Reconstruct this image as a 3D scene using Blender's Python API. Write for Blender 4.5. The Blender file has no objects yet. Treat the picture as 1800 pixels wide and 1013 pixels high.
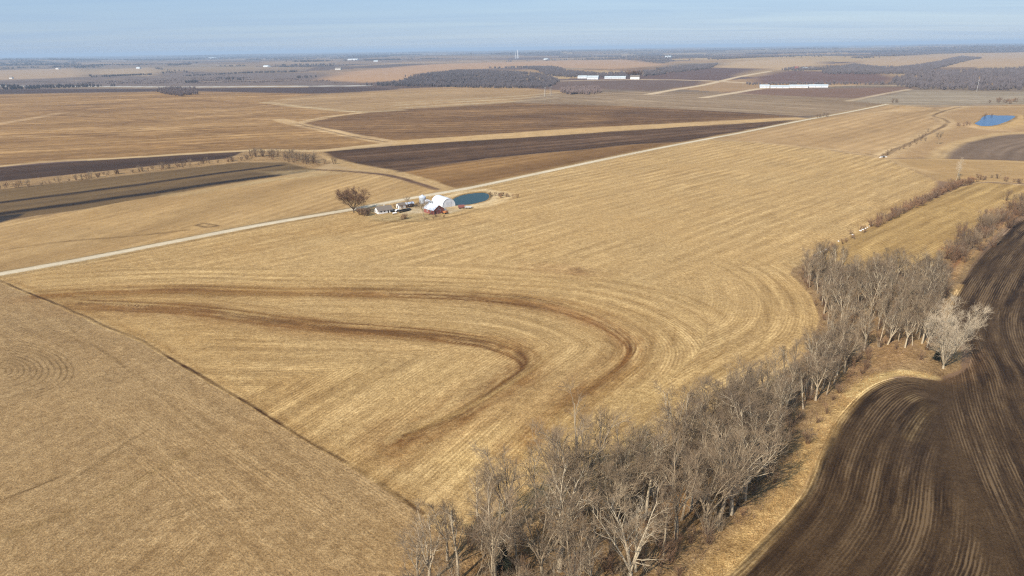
import bpy, math, random
import numpy as np
from mathutils import Matrix, Vector

# ------------------------------------------------------------------ camera
CAM_H = 100.0
F_PX = 1200.0                       # focal length in pixels of the 1800 px wide photograph
PITCH = math.radians(19.37)
ROLL = math.radians(-0.83)
_F = np.array([0, math.cos(PITCH), -math.sin(PITCH)])
_U0 = np.array([0, math.sin(PITCH), math.cos(PITCH)])
_R0 = np.array([1.0, 0, 0])
_R = _R0 * math.cos(ROLL) + _U0 * math.sin(ROLL)
_U = _U0 * math.cos(ROLL) - _R0 * math.sin(ROLL)
scene = bpy.context.scene
COL = scene.collection
cam = bpy.data.cameras.new("camera")
camo = bpy.data.objects.new("camera", cam)
COL.objects.link(camo)
cam.sensor_width = 36.0
cam.lens = 36.0 * F_PX / 1800.0
cam.clip_start = 1.0
cam.clip_end = 120000.0
M = Matrix.Identity(4)
for i in range(3):
    M[i][0], M[i][1], M[i][2] = _R[i], _U[i], -_F[i]
M[2][3] = CAM_H
camo.matrix_world = M
scene.camera = camo

# ------------------------------------------------------------------ light
SUN_EL = math.radians(38.0)
SH = np.array([0.62, 0.785])        # direction in which shadows fall on the ground
SH = SH / np.linalg.norm(SH)
SUN_VEC = Vector((-SH[0] * math.cos(SUN_EL), -SH[1] * math.cos(SUN_EL), math.sin(SUN_EL)))
sl = bpy.data.lights.new("sun", 'SUN')
sl.energy = 4.6
sl.angle = math.radians(0.55)
sl.color = (1.0, 0.94, 0.84)
so = bpy.data.objects.new("sun", sl)
COL.objects.link(so)
so.rotation_euler = (-SUN_VEC).to_track_quat('-Z', 'Y').to_euler()
so.location = (0, 0, 300)

w = bpy.data.worlds.new("World")
scene.world = w
w.use_nodes = True
nt = w.node_tree
nt.nodes.clear()
wo = nt.nodes.new('ShaderNodeOutputWorld')
bg = nt.nodes.new('ShaderNodeBackground')
sky = nt.nodes.new('ShaderNodeTexSky')
sky.sky_type = 'NISHITA'
sky.sun_disc = False
sky.sun_elevation = SUN_EL
sky.sun_rotation = math.atan2(SUN_VEC.x, SUN_VEC.y)
sky.air_density = 1.0
sky.dust_density = 0.4
sky.ozone_density = 1.6
bg.inputs['Strength'].default_value = 0.12
# thin high cloud veil, laid out on a plane far overhead (direction / height)
tc = nt.nodes.new('ShaderNodeTexCoord')
sep = nt.nodes.new('ShaderNodeSeparateXYZ')
nt.links.new(tc.outputs['Generated'], sep.inputs[0])
mx = nt.nodes.new('ShaderNodeMath'); mx.operation = 'MAXIMUM'; mx.inputs[1].default_value = 0.0
nt.links.new(sep.outputs['Z'], mx.inputs[0])
ad = nt.nodes.new('ShaderNodeMath'); ad.operation = 'ADD'; ad.inputs[1].default_value = 0.035
nt.links.new(mx.outputs[0], ad.inputs[0])
dv = []
for ax in 'XY':
    d = nt.nodes.new('ShaderNodeMath'); d.operation = 'DIVIDE'
    nt.links.new(sep.outputs[ax], d.inputs[0]); nt.links.new(ad.outputs[0], d.inputs[1])
    dv.append(d)
cmb = nt.nodes.new('ShaderNodeCombineXYZ')
nt.links.new(dv[0].outputs[0], cmb.inputs[0]); nt.links.new(dv[1].outputs[0], cmb.inputs[1])
mp = nt.nodes.new('ShaderNodeMapping')
mp.inputs['Rotation'].default_value = (0, 0, math.radians(20))
mp.inputs['Scale'].default_value = (0.16, 0.5, 1)
nt.links.new(cmb.outputs[0], mp.inputs[0])
nz = nt.nodes.new('ShaderNodeTexNoise')
nz.inputs['Scale'].default_value = 1.0
nz.inputs['Detail'].default_value = 5
nz.inputs['Roughness'].default_value = 0.55
nz.inputs['Distortion'].default_value = 0.6
nt.links.new(mp.outputs[0], nz.inputs['Vector'])
cr = nt.nodes.new('ShaderNodeMapRange')
cr.inputs['From Min'].default_value = 0.36
cr.inputs['From Max'].default_value = 0.74
cr.inputs['To Min'].default_value = 0.74
cr.inputs['To Max'].default_value = 0.84
nt.links.new(nz.outputs['Fac'], cr.inputs['Value'])

mixc = nt.nodes.new('ShaderNodeMix'); mixc.data_type = 'RGBA'
mixc.inputs['B'].default_value = (1.85, 2.85, 4.45, 1)
nt.links.new(cr.outputs[0], mixc.inputs['Factor'])
nt.links.new(sky.outputs[0], mixc.inputs['A'])
nt.links.new(mixc.outputs['Result'], bg.inputs[0])
nt.links.new(bg.outputs[0], wo.inputs[0])

scene.view_settings.view_transform = 'Standard'
scene.view_settings.look = 'None'
scene.view_settings.exposure = 0.42
scene.view_settings.gamma = 1.0
scene.cycles.use_denoising = False     # keep the fine grain of the stubble
scene.cycles.filter_width = 1.15

ALB_K = 1.65          # how much brighter a sunlit surface looks than its base colour


def lin(c):
    c = np.asarray(c, float) / 255.0
    return np.where(c <= 0.04045, c / 12.92, ((c + 0.055) / 1.055) ** 2.4)


def alb(c):
    return lin(c) / ALB_K * np.array([1.05, 0.985, 0.88])   # the blue of the sky light is taken out again


# ------------------------------------------------------------------ noise + terrain
def vnoise(x, y, s, seed=0):
    x = np.asarray(x, float) / s + seed * 17.31
    y = np.asarray(y, float) / s - seed * 9.73
    xi = np.floor(x); yi = np.floor(y)
    fx = x - xi; fy = y - yi
    fx = fx * fx * (3 - 2 * fx); fy = fy * fy * (3 - 2 * fy)

    def hsh(a, b):
        v = np.sin(a * 127.1 + b * 311.7 + seed * 74.7) * 43758.5453
        return v - np.floor(v)
    return (hsh(xi, yi) * (1 - fx) + hsh(xi + 1, yi) * fx) * (1 - fy) + \
           (hsh(xi, yi + 1) * (1 - fx) + hsh(xi + 1, yi + 1) * fx) * fy


def fbm(x, y, s, seed=0, o=3):
    t = 0; a = 1; n = 0
    for k in range(o):
        t = t + a * vnoise(x, y, s / 2 ** k, seed + k); n += a; a *= 0.5
    return t / n


_rs = np.random.RandomState(5)
_WN = [(_rs.uniform(0, 2 * math.pi), _rs.uniform(0, 6.28)) for _ in range(14)]


def base_h(x, y):
    x = np.asarray(x, float); y = np.asarray(y, float)
    r = np.hypot(x, y)
    near = 0
    for k, lam in enumerate((420., 330., 560., 760.)):
        a, p = _WN[k]
        near = near + np.sin(2 * math.pi * (x * math.cos(a) + y * math.sin(a)) / lam + p)
    mid = 0
    for k, lam in enumerate((2300., 2900., 3600., 1900.)):
        a, p = _WN[k + 4]
        mid = mid + np.sin(2 * math.pi * (x * math.cos(a) + y * math.sin(a)) / lam + p)
    far = 0
    for k, lam in enumerate((6100., 8000., 5100., 11000.)):
        a, p = _WN[k + 8]
        far = far + np.sin(2 * math.pi * (x * math.cos(a) + y * math.sin(a)) / lam + p)
    am = np.clip((r - 900) / 2600, 0, 1)
    af = np.clip((r - 3500) / 9000, 0, 1)
    an = 1 - np.clip((r - 1500) / 2000, 0, 0.7)
    return 0.42 * near * an + 3.2 * mid * am * am + 9.0 * far * af


def ray(px, py):
    return _F + _R * ((px - 900.0) / F_PX) + _U * ((506.5 - py) / F_PX)


def pl(pts, hf=None):
    """photo pixels -> points on the land"""
    p = np.asarray(pts, float)
    d = _F[None] + ((p[:, 0] - 900.0) / F_PX)[:, None] * _R[None] + ((506.5 - p[:, 1]) / F_PX)[:, None] * _U[None]
    d /= np.linalg.norm(d, axis=1)[:, None]
    dz = np.minimum(d[:, 2], -0.0022)
    t = CAM_H / -dz
    for _ in range(40):
        t = 0.5 * t + 0.5 * (CAM_H - base_h(d[:, 0] * t, d[:, 1] * t)) / -dz
    return np.stack([d[:, 0] * t, d[:, 1] * t], 1)


def inpoly(X, Y, P):
    m = np.zeros(X.shape, bool)
    bb = (X >= P[:, 0].min()) & (X <= P[:, 0].max()) & (Y >= P[:, 1].min()) & (Y <= P[:, 1].max())
    idx = np.nonzero(bb)
    if len(idx[0]) == 0:
        return m
    x = X[idx]; y = Y[idx]
    c = np.zeros(x.shape, bool)
    n = len(P)
    for i in range(n):
        x1, y1 = P[i]; x2, y2 = P[(i + 1) % n]
        if y1 == y2:
            continue
        cond = ((y1 > y) != (y2 > y))
        xs = (x2 - x1) * (y - y1) / (y2 - y1) + x1
        c ^= cond & (x < xs)
    m[idx] = c
    return m


def dist_line(X, Y, P, signed=False):
    D = np.full(X.shape, 1e18)
    S = np.zeros(X.shape)
    for i in range(len(P) - 1):
        ax, ay = P[i]; bx, by = P[i + 1]
        vx, vy = bx - ax, by - ay
        L2 = vx * vx + vy * vy + 1e-9
        t = np.clip(((X - ax) * vx + (Y - ay) * vy) / L2, 0, 1)
        dx = X - (ax + t * vx); dy = Y - (ay + t * vy)
        d2 = dx * dx + dy * dy
        m = d2 < D
        D = np.where(m, d2, D)
        if signed:
            S = np.where(m, np.sign(vx * dy - vy * dx), S)
    D = np.sqrt(D)
    return D * S if signed else D


def dist_along(X, Y, P):
    D = np.full(X.shape, 1e18); S = np.zeros(X.shape); A_ = np.zeros(X.shape); c = 0.0
    for i in range(len(P) - 1):
        ax, ay = P[i]; vx, vy = P[i + 1] - P[i]
        L = math.hypot(vx, vy) + 1e-9
        t = np.clip(((X - ax) * vx + (Y - ay) * vy) / (L * L), 0, 1)
        dx = X - (ax + t * vx); dy = Y - (ay + t * vy)
        d2 = dx * dx + dy * dy
        m = d2 < D
        D = np.where(m, d2, D); S = np.where(m, np.sign(vx * dy - vy * dx), S); A_ = np.where(m, c + t * L, A_)
        c += L
    return np.sqrt(D) * S, A_


def smooth_line(pts, n=6):
    P = [np.array(p, float) for p in pts]
    P = [2 * P[0] - P[1]] + P + [2 * P[-1] - P[-2]]
    out = []
    for i in range(1, len(P) - 2):
        for k in range(n):
            t = k / n
            a, b, c, d = P[i - 1], P[i], P[i + 1], P[i + 2]
            out.append(0.5 * ((2 * b) + (c - a) * t + (2 * a - 5 * b + 4 * c - d) * t * t + (3 * b - a - 3 * c + d) * t ** 3))
    out.append(P[-2])
    return [tuple(p) for p in out]


# pond basins and the creek bed cut into the terrain
POND1 = [(793, 352), (803, 346), (820, 341), (845, 338.5), (857, 340), (860, 345), (855, 351), (842, 355), (825, 358.5), (806, 359.5), (795, 357)]
POND2 = [(1713, 217), (1722, 212), (1727, 206), (1735, 202.5), (1755, 203), (1783, 203.5), (1778, 209), (1768, 214), (1752, 220), (1735, 222.5), (1722, 221.5)]
POND1W = pl(smooth_line(POND1 + POND1[:1], 4), base_h)
POND2W = pl(smooth_line(POND2 + POND2[:1], 4), base_h)
CREEK = [(640, 1400), (820, 1180), (960, 1010), (1100, 925), (1250, 830), (1350, 750), (1440, 675), (1520, 600), (1510, 530), (1440, 475), (1430, 442), (1500, 405), (1580, 365), (1650, 335), (1705, 315)]
CREEKW = pl(smooth_line(CREEK, 4), base_h)
PONDS = []
for P in (POND1W, POND2W):
    PONDS.append((P, float(base_h(P[:, 0].mean(), P[:, 1].mean())) - 0.35))


def height(x, y):
    x = np.asarray(x, float); y = np.asarray(y, float)
    h = np.array(base_h(x, y), float)
    scal = h.ndim == 0
    x1 = np.atleast_1d(x); y1 = np.atleast_1d(y); h = np.atleast_1d(h)
    near = np.hypot(x1, y1) < 1700
    if near.any():
        d = dist_line(x1[near], y1[near], CREEKW)
        h[near] -= 2.6 * np.exp(-(d / 9.0) ** 2)
        for P, z in PONDS:
            d = dist_line(x1[near], y1[near], P)
            ins = inpoly(x1[near], y1[near], P)
            sd = np.where(ins, -d, d)
            f = np.clip(1 - (sd - 4) / 18, 0, 1)
            f = f * f * (3 - 2 * f)
            tgt = z + np.where(sd < 0, np.maximum(-1.2, sd * 0.25), np.minimum(sd * 0.06, 0.18))
            h[near] = h[near] * (1 - f) + tgt * f
    return float(h[0]) if scal else h


def at(px, py):
    x, y = pl([(px, py)])[0]
    return Vector((x, y, height(x, y)))


# ------------------------------------------------------------------ object helpers
def link(o, parent=None):
    COL.objects.link(o)
    if parent is not None:
        o.parent = parent
    return o


def tag(o, label=None, cat=None, group=None, kind=None):
    if label: o['label'] = label
    if cat: o['category'] = cat
    if group: o['group'] = group
    if kind: o['kind'] = kind
    return o


def empty(name, loc, rz=0.0, label=None, cat=None, group=None):
    o = bpy.data.objects.new(name, None)
    o.empty_display_size = 1
    link(o)
    o.location = loc
    o.rotation_euler = (0, 0, rz)
    return tag(o, label, cat, group)


def np_mesh(name, V, faces_idx, sides, mat, smooth=False):
    me = bpy.data.meshes.new(name)
    V = np.ascontiguousarray(V, dtype=np.float32)
    faces_idx = np.ascontiguousarray(faces_idx, dtype=np.int32).ravel()
    nf = len(faces_idx) // sides
    me.vertices.add(len(V)); me.vertices.foreach_set('co', V.ravel())
    me.loops.add(len(faces_idx)); me.loops.foreach_set('vertex_index', faces_idx)
    me.polygons.add(nf)
    me.polygons.foreach_set('loop_start', np.arange(nf, dtype=np.int32) * sides)
    me.polygons.foreach_set('loop_total', np.full(nf, sides, np.int32))
    me.polygons.foreach_set('use_smooth', np.full(nf, smooth, bool))
    if mat: me.materials.append(mat)
    me.update(calc_edges=True)
    return me


def obj(name, me, parent=None):
    return link(bpy.data.objects.new(name, me), parent)


class MB:
    """collects plain shapes, builds them as one mesh"""
    def __init__(s): s.v = []; s.f = []

    def add(s, vs, fs):
        o = len(s.v); s.v += [tuple(v) for v in vs]; s.f += [tuple(i + o for i in f) for f in fs]

    def box(s, x0, x1, y0, y1, z0, z1):
        s.add([(x, y, z) for x in (x0, x1) for y in (y0, y1) for z in (z0, z1)],
              [(0, 1, 3, 2), (4, 6, 7, 5), (0, 4, 5, 1), (2, 3, 7, 6), (0, 2, 6, 4), (1, 5, 7, 3)])

    def prism(s, prof, y0, y1):                  # profile in x,z extruded along y
        n = len(prof)
        s.add([(x, y0, z) for x, z in prof] + [(x, y1, z) for x, z in prof],
              [tuple(range(n))[::-1], tuple(range(n, 2 * n))] + [(i, (i + 1) % n, n + (i + 1) % n, n + i) for i in range(n)])

    def tube(s, p0, p1, r0, r1=None, n=8, cap=True):
        r1 = r0 if r1 is None else r1
        p0 = Vector(p0); p1 = Vector(p1); d = (p1 - p0).normalized()
        a = d.cross(Vector((0, 0, 1)) if abs(d.z) < .9 else Vector((1, 0, 0))).normalized(); b = d.cross(a)
        vs = [p + (a * math.cos(2 * math.pi * k / n) + b * math.sin(2 * math.pi * k / n)) * r for p, r in ((p0, r0), (p1, r1)) for k in range(n)]
        fs = [(k, (k + 1) % n, n + (k + 1) % n, n + k) for k in range(n)]
        if cap: fs += [tuple(range(n))[::-1], tuple(range(n, 2 * n))]
        s.add(vs, fs)

    def build(s, name, mat, parent=None, smooth=False):
        me = bpy.data.meshes.new(name)
        me.from_pydata(s.v, [], s.f); me.materials.append(mat)
        if smooth:
            for p in me.polygons: p.use_smooth = True
        me.update()
        return obj(name, me, parent)


def dup(root, loc, rz, sc=1.0, label=None, group=None, tilt=None):
    r = root.copy(); COL.objects.link(r)
    r.location = loc; r.rotation_euler = (tilt[0] if tilt else 0, tilt[1] if tilt else 0, rz); r.scale = (sc, sc, sc)
    if label: r['label'] = label
    if group: r['group'] = group
    for ch in list(root.children):
        c = ch.copy(); COL.objects.link(c); c.parent = r
    return r


# ------------------------------------------------------------------ materials
def mat_new(name):
    m = bpy.data.materials.new(name); m.use_nodes = True
    return m, m.node_tree, m.node_tree.nodes['Principled BSDF']


def simple_mat(name, c, rough=0.8, var=0.12, scale=1.5, metal=0.0, rand=0.0, c2=None):
    m, t, b = mat_new(name)
    b.inputs['Roughness'].default_value = rough
    b.inputs['Metallic'].default_value = metal
    n = t.nodes.new('ShaderNodeTexNoise'); n.inputs['Scale'].default_value = scale; n.inputs['Detail'].default_value = 4
    g = t.nodes.new('ShaderNodeNewGeometry'); t.links.new(g.outputs['Position'], n.inputs['Vector'])
    r = t.nodes.new('ShaderNodeMapRange'); r.inputs['To Min'].default_value = 1 - var * 2; r.inputs['To Max'].default_value = 1 + var * 2
    t.links.new(n.outputs['Fac'], r.inputs['Value'])
    mix = t.nodes.new('ShaderNodeMix'); mix.data_type = 'RGBA'
    mix.inputs['A'].default_value = (*c, 1); mix.inputs['B'].default_value = (*(c2 if c2 is not None else c), 1)
    oi = t.nodes.new('ShaderNodeObjectInfo')
    t.links.new(oi.outputs['Random'], mix.inputs['Factor'])
    vm = t.nodes.new('ShaderNodeVectorMath'); vm.operation = 'SCALE'
    t.links.new(mix.outputs['Result'], vm.inputs[0]); t.links.new(r.outputs[0], vm.inputs['Scale'])
    t.links.new(vm.outputs[0], b.inputs['Base Color'])
    return m


def ground_material():
    m, t, b = mat_new('ground_soil_and_stubble')
    b.inputs['Roughness'].default_value = 0.95
    b.inputs['Specular IOR Level'].default_value = 0.15
    N = lambda k: t.nodes.new(k)
    L = t.links.new

    def attr(n):
        a = N('ShaderNodeAttribute'); a.attribute_name = n; return a
    al = attr('albedo'); par = attr('par'); row = attr('row')
    sp = N('ShaderNodeSeparateColor'); L(par.outputs['Color'], sp.inputs[0])
    g = N('ShaderNodeNewGeometry')

    def noise(scale, detail=4, rough=0.6, vec=None):
        n = N('ShaderNodeTexNoise'); n.inputs['Scale'].default_value = scale
        n.inputs['Detail'].default_value = detail; n.inputs['Roughness'].default_value = rough
        L(vec if vec is not None else g.outputs['Position'], n.inputs['Vector']); return n.outputs['Fac']

    def math_(op, a, bb=None, c=None):
        n = N('ShaderNodeMath'); n.operation = op
        for i, v in enumerate((a, bb, c)):
            if v is None: continue
            if isinstance(v, (int, float)): n.inputs[i].default_value = v
            else: L(v, n.inputs[i])
        return n.outputs[0]
    cen = lambda v: math_('MULTIPLY_ADD', v, 2.0, -1.0)
    fine = cen(noise(2.3, 3, 0.7))
    fine1 = cen(noise(0.7, 4, 0.75))
    fine2 = cen(noise(0.26, 5, 0.7))
    mid = cen(noise(0.075, 5, 0.62))
    big = cen(noise(0.011, 4, 0.6))
    # streaks that follow the working direction of the field
    sx = N('ShaderNodeSeparateXYZ'); L(g.outputs['Position'], sx.inputs[0])
    fr = math_('MINIMUM', math_('MAXIMUM', math_('MULTIPLY', par.outputs['Alpha'], 0.1), 0.06), 1.0)
    ru = math_('MULTIPLY', row.outputs['Fac'], fr)

    def streak(ku, kxy, detail, rough):
        c = N('ShaderNodeCombineXYZ')
        L(math_('MULTIPLY', ru, ku), c.inputs[0])
        L(math_('MULTIPLY', math_('MULTIPLY', sx.outputs['X'], fr), kxy), c.inputs[1])
        L(math_('MULTIPLY', math_('MULTIPLY', sx.outputs['Y'], fr), kxy), c.inputs[2])
        return noise(1.0, detail, rough, c.outputs[0])
    st = cen(streak(1.0, 0.07, 5, 0.7))
    swath = streak(0.3, 0.035, 3, 0.6)
    ph = math_('MULTIPLY', row.outputs['Fac'], par.outputs['Alpha'])
    wv = math_('SINE', math_('MULTIPLY_ADD', mid, 0.9, ph))
    wvm = math_('MULTIPLY', wv, math_('MAXIMUM', math_('MULTIPLY_ADD', swath, 3.0, -1.1), 0.08))
    pas = math_('SINE', math_('MULTIPLY_ADD', ph, 0.137, math_('MULTIPLY', mid, 0.7)))
    pasm = math_('MULTIPLY', pas, math_('MAXIMUM', math_('MULTIPLY_ADD', noise(0.02, 3, 0.6), 2.6, -0.8), 0.0))
    rows = math_('MULTIPLY', math_('ADD', math_('MULTIPLY', pasm, 0.55), math_('ADD', math_('ADD', math_('MULTIPLY', st, 1.5), math_('MULTIPLY', cen(swath), 1.3)), math_('MULTIPLY', wvm, 0.6))), sp.outputs['Red'])
    spk = N('ShaderNodeMapRange'); spk.inputs['From Min'].default_value = 0.53; spk.inputs['From Max'].default_value = 0.68
    L(streak(2.6, 1.1, 4, 0.75), spk.inputs['Value'])
    s1 = math_('MULTIPLY', math_('ADD', math_('MULTIPLY_ADD', spk.outputs[0], -1.25, 0.28), math_('ADD', math_('MULTIPLY', fine, 3.4), math_('ADD', math_('MULTIPLY', fine1, 2.6), math_('MULTIPLY', fine2, 1.4)))), sp.outputs['Green'])
    s2 = math_('MULTIPLY', math_('ADD', math_('MULTIPLY', mid, 1.3), math_('MULTIPLY', big, 0.9)), sp.outputs['Blue'])
    tot = math_('MINIMUM', math_('MAXIMUM', math_('ADD', math_('ADD', rows, s1), s2), -1.1), 0.9)
    # hue drift between straw and soil; darker spots are also more saturated
    mixt = N('ShaderNodeMix'); mixt.data_type = 'RGBA'
    mixt.inputs['A'].default_value = (0.97, 1.0, 1.05, 1); mixt.inputs['B'].default_value = (1.05, 0.985, 0.88, 1)
    L(noise(0.022, 5, 0.65), mixt.inputs['Factor'])
    mu = N('ShaderNodeMix'); mu.data_type = 'RGBA'; mu.blend_type = 'MULTIPLY'; mu.inputs['Factor'].default_value = 1
    L(al.outputs['Color'], mu.inputs['A']); L(mixt.outputs['Result'], mu.inputs['B'])
    fc = N('ShaderNodeCombineXYZ')
    for i_, e_ in enumerate((0.88, 1.0, 1.16)):
        L(math_('EXPONENT', math_('MULTIPLY', tot, e_)), fc.inputs[i_])
    vm = N('ShaderNodeVectorMath'); vm.operation = 'MULTIPLY'
    L(mu.outputs['Result'], vm.inputs[0]); L(fc.outputs[0], vm.inputs[1])
    L(vm.outputs[0], b.inputs['Base Color'])
    bp = N('ShaderNodeBump'); bp.inputs['Strength'].default_value = 0.5; bp.inputs['Distance'].default_value = 0.35
    L(tot, bp.inputs['Height']); L(bp.outputs[0], b.inputs['Normal'])
    return m


GROUND = ground_material()

# ------------------------------------------------------------------ the land: one sheet of ground, cut along the field edges
AZ = np.radians(np.concatenate([np.arange(-52, 52.01, 0.075)]))
DEP = np.concatenate([np.arange(0.14, 1.0, 0.035), np.arange(1.0, 8.0, 0.036), np.arange(8.0, 20.0, 0.055), np.arange(20.0, 43.0, 0.072), np.arange(43, 89.5, 1.0)])
RR = CAM_H / np.tan(np.radians(DEP))
nA, nR = len(AZ), len(RR)
gx = (RR[:, None] * np.sin(AZ)[None, :]).ravel()
gy = (RR[:, None] * np.cos(AZ)[None, :]).ravel()
gr = np.hypot(gx, gy)
# edges of fields wander a little
wamp = np.clip(gr / 300.0, 0.5, 2.6)
ex = gx + wamp * (fbm(gx, gy, 22, 3) - 0.5) * 1.6 + wamp * (fbm(gx, gy, 120, 4) - 0.5) * 3
ey = gy + wamp * (fbm(gx, gy, 22, 8) - 0.5) * 1.6 + wamp * (fbm(gx, gy, 120, 9) - 0.5) * 3
A = np.zeros((nA * nR, 3))
CID = np.zeros(nA * nR, np.int32)
CLS = []                            # per class: name, label, category, row spec, params


def new_class(name, label, rows=None, par=(0.1, 0.2, 0.15), period=5.0):
    CLS.append(dict(name=name, label=label, rows=rows, par=par, period=period))
    return len(CLS) - 1


def mixin(mask_idx, col, a):
    a = np.asarray(a)[:, None] if np.ndim(a) else a
    A[mask_idx] = A[mask_idx] * (1 - a) + np.asarray(col) * a


# --- far country: patchwork of sections, half sections and woods
ROADDIR = math.radians(33.0)
cu = gx * math.cos(ROADDIR) + gy * math.sin(ROADDIR)
cv = -gx * math.sin(ROADDIR) + gy * math.cos(ROADDIR)
c_far = new_class('farmland', 'far patchwork of brown, tan and grey fields reaching the horizon', None, (0.0, 0.05, 0.22))
cu2 = cu + 140 * (fbm(cu, cv, 900, 21) - .5); cv2 = cv + 140 * (fbm(cu, cv, 900, 22) - .5)
big_ = np.where(gr > 4500, 2.0, 1.0)
k1 = np.floor(cu2 / 640 / big_); k2 = np.floor((cv2 + 300 * (np.mod(k1, 3))) / 410 / big_)


def h2(a, b, s):
    v = np.sin(a * 12.9898 + b * 78.233 + s * 3.7) * 43758.5453
    return v - np.floor(v)


hv = h2(k1, k2, 1)
pal = [(182, 150, 112), (150, 122, 98), (112, 92, 84), (196, 168, 128), (140, 122, 105), (165, 140, 118), (120, 98, 92), (172, 150, 125)]
palA = np.array([alb(c) for c in pal])
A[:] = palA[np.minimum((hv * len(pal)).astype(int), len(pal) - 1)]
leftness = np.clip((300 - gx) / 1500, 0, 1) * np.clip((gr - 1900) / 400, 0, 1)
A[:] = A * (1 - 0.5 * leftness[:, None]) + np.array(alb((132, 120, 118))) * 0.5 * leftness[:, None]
eu = np.abs(np.mod(cu2 / 640, 1) - .5); ev = np.abs(np.mod((cv2 + 300 * np.mod(k1, 3)) / 410, 1) - .5)
WOODN = fbm(gx, gy, 1300, 31, 4)


def far_wood(x, y):
    """0..1: how wooded the far country is"""
    n = fbm(x, y, 1300, 31, 4)
    n2 = fbm(x, y, 420, 37, 3)
    r = np.hypot(x, y)
    return np.clip((n * 0.65 + n2 * 0.35 - 0.575 + 0.04 * np.clip((r - 5000) / 6000, 0, 1)) / 0.05, 0, 1)


fw = far_wood(gx, gy) * np.clip((gr - 2600) / 300, 0, 1)
A[:] = A * (1 - 0.8 * fw[:, None]) + np.array(alb((112, 98, 92))) * 0.8 * fw[:, None]


def field(name, label, pts, col, rows=None, par=(0.12, 0.2, 0.15), period=5.0, sm=True):
    P = pl(pts)
    m = inpoly(ex, ey, P)
    c = new_class(name, label, rows, par, period)
    CID[m] = c
    # soft transition about one cell wide so that distant edges do not look stepped
    x0, y0 = P.min(0) - 60; x1, y1 = P.max(0) + 60
    bb = np.nonzero((gx > x0) & (gx < x1) & (gy > y0) & (gy < y1))[0]
    d = dist_line(ex[bb], ey[bb], np.vstack([P, P[:1]]))
    fw_ = np.clip(gr[bb] ** 2 / CAM_H * 0.0006, 0.25, 60)
    al_ = np.clip(0.5 + np.where(m[bb], d, -d) / (2 * fw_), 0, 1)
    k = al_ > 0
    mixin(bb[k], alb(col), al_[k])
    return c


def patch(pts, col, a=1.0, feather=0.0, patchy=0.0, ps=20., seed=50):
    """a differently coloured piece of the same field"""
    P = pl(pts)
    m = np.nonzero(inpoly(ex, ey, P))[0]
    if len(m) == 0: return
    al_ = np.full(len(m), float(a))
    if feather > 0:
        d = dist_line(gx[m], gy[m], np.vstack([P, P[:1]]))
        al_ *= np.clip(d / feather, 0, 1)
    if patchy > 0:
        n = 0.6 * fbm(gx[m], gy[m], ps, seed) + 0.4 * fbm(gx[m], gy[m], max(ps / 8, 1.2), seed + 3, 2)
        al_ *= np.clip(1 - patchy + patchy * 3.6 * (n - 0.34), 0, 1)
    mixin(m, alb(col), al_)


def stripe(pts, width, col, a=1.0, soft=0.4, patchy=0.0, ps=12., cls=None, seed=60, sm=True, wiggle=True, only=None):
    P = pl(smooth_line(pts, 4) if sm else pts)
    mg = width * 2 + 5
    bb = np.nonzero((gx > P[:, 0].min() - mg) & (gx < P[:, 0].max() + mg) & (gy > P[:, 1].min() - mg) & (gy < P[:, 1].max() + mg))[0]
    if len(bb) == 0: return
    X, Y = (ex, ey) if wiggle else (gx, gy)
    ds, da = dist_along(X[bb], Y[bb], P)
    d = np.abs(ds)
    hw = width / 2
    al_ = np.clip((hw * (1 + soft) - d) / (2 * hw * soft + 1e-6), 0, 1) * a
    if patchy > 0:
        n = 0.5 * fbm(da, ds * ps / max(width * 0.35, 0.8), ps, seed, 3) + 0.25 * fbm(gx[bb], gy[bb], ps, seed + 5, 2) + 0.25 * fbm(da, ds * 3, max(ps / 6, 1.5), seed + 3, 2)
        al_ = al_ * np.clip(1 - patchy + patchy * 4.0 * (n - 0.36), 0, 1.15)
    if only is not None:
        al_ = al_ * (CID[bb] == only)
    k = al_ > 0.003
    mixin(bb[k], alb(col), al_[k])
    if cls is not None:
        CID[bb[d < hw]] = cls


ROAD = [(-900, 645), (-300, 536), (0, 482), (150, 455), (300, 426), (450, 397), (600, 371.5), (660, 360.5), (720, 349), (800, 335), (850, 325.5), (950, 304), (1100, 272.5), (1200, 252.5), (1300, 234), (1400, 214), (1480, 199.5), (1562, 183)]
EDGE01 = [(-30, 487), (70, 530), (160, 566), (250, 605), (345, 660), (440, 715), (560, 790), (660, 850), (740, 905)]
BAND_A = smooth_line([(60, 520), (150, 515), (300, 510), (500, 514), (700, 516), (860, 524), (960, 537), (1040, 560), (1090, 585), (1112, 610), (1100, 638), (1066, 665), (1030, 695), (985, 735), (930, 795)], 5)
BAND_B = smooth_line([(130, 536), (250, 540), (350, 547), (500, 566), (600, 576), (700, 583), (780, 591), (850, 602), (900, 617), (923, 634), (915, 655), (880, 680), (830, 712), (770, 745), (705, 773)], 5)
LOBE = smooth_line([(1330, 455), (1385, 482), (1420, 518), (1434, 560), (1420, 600), (1370, 635), (1290, 678), (1200, 735), (1090, 800)], 5)

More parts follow.
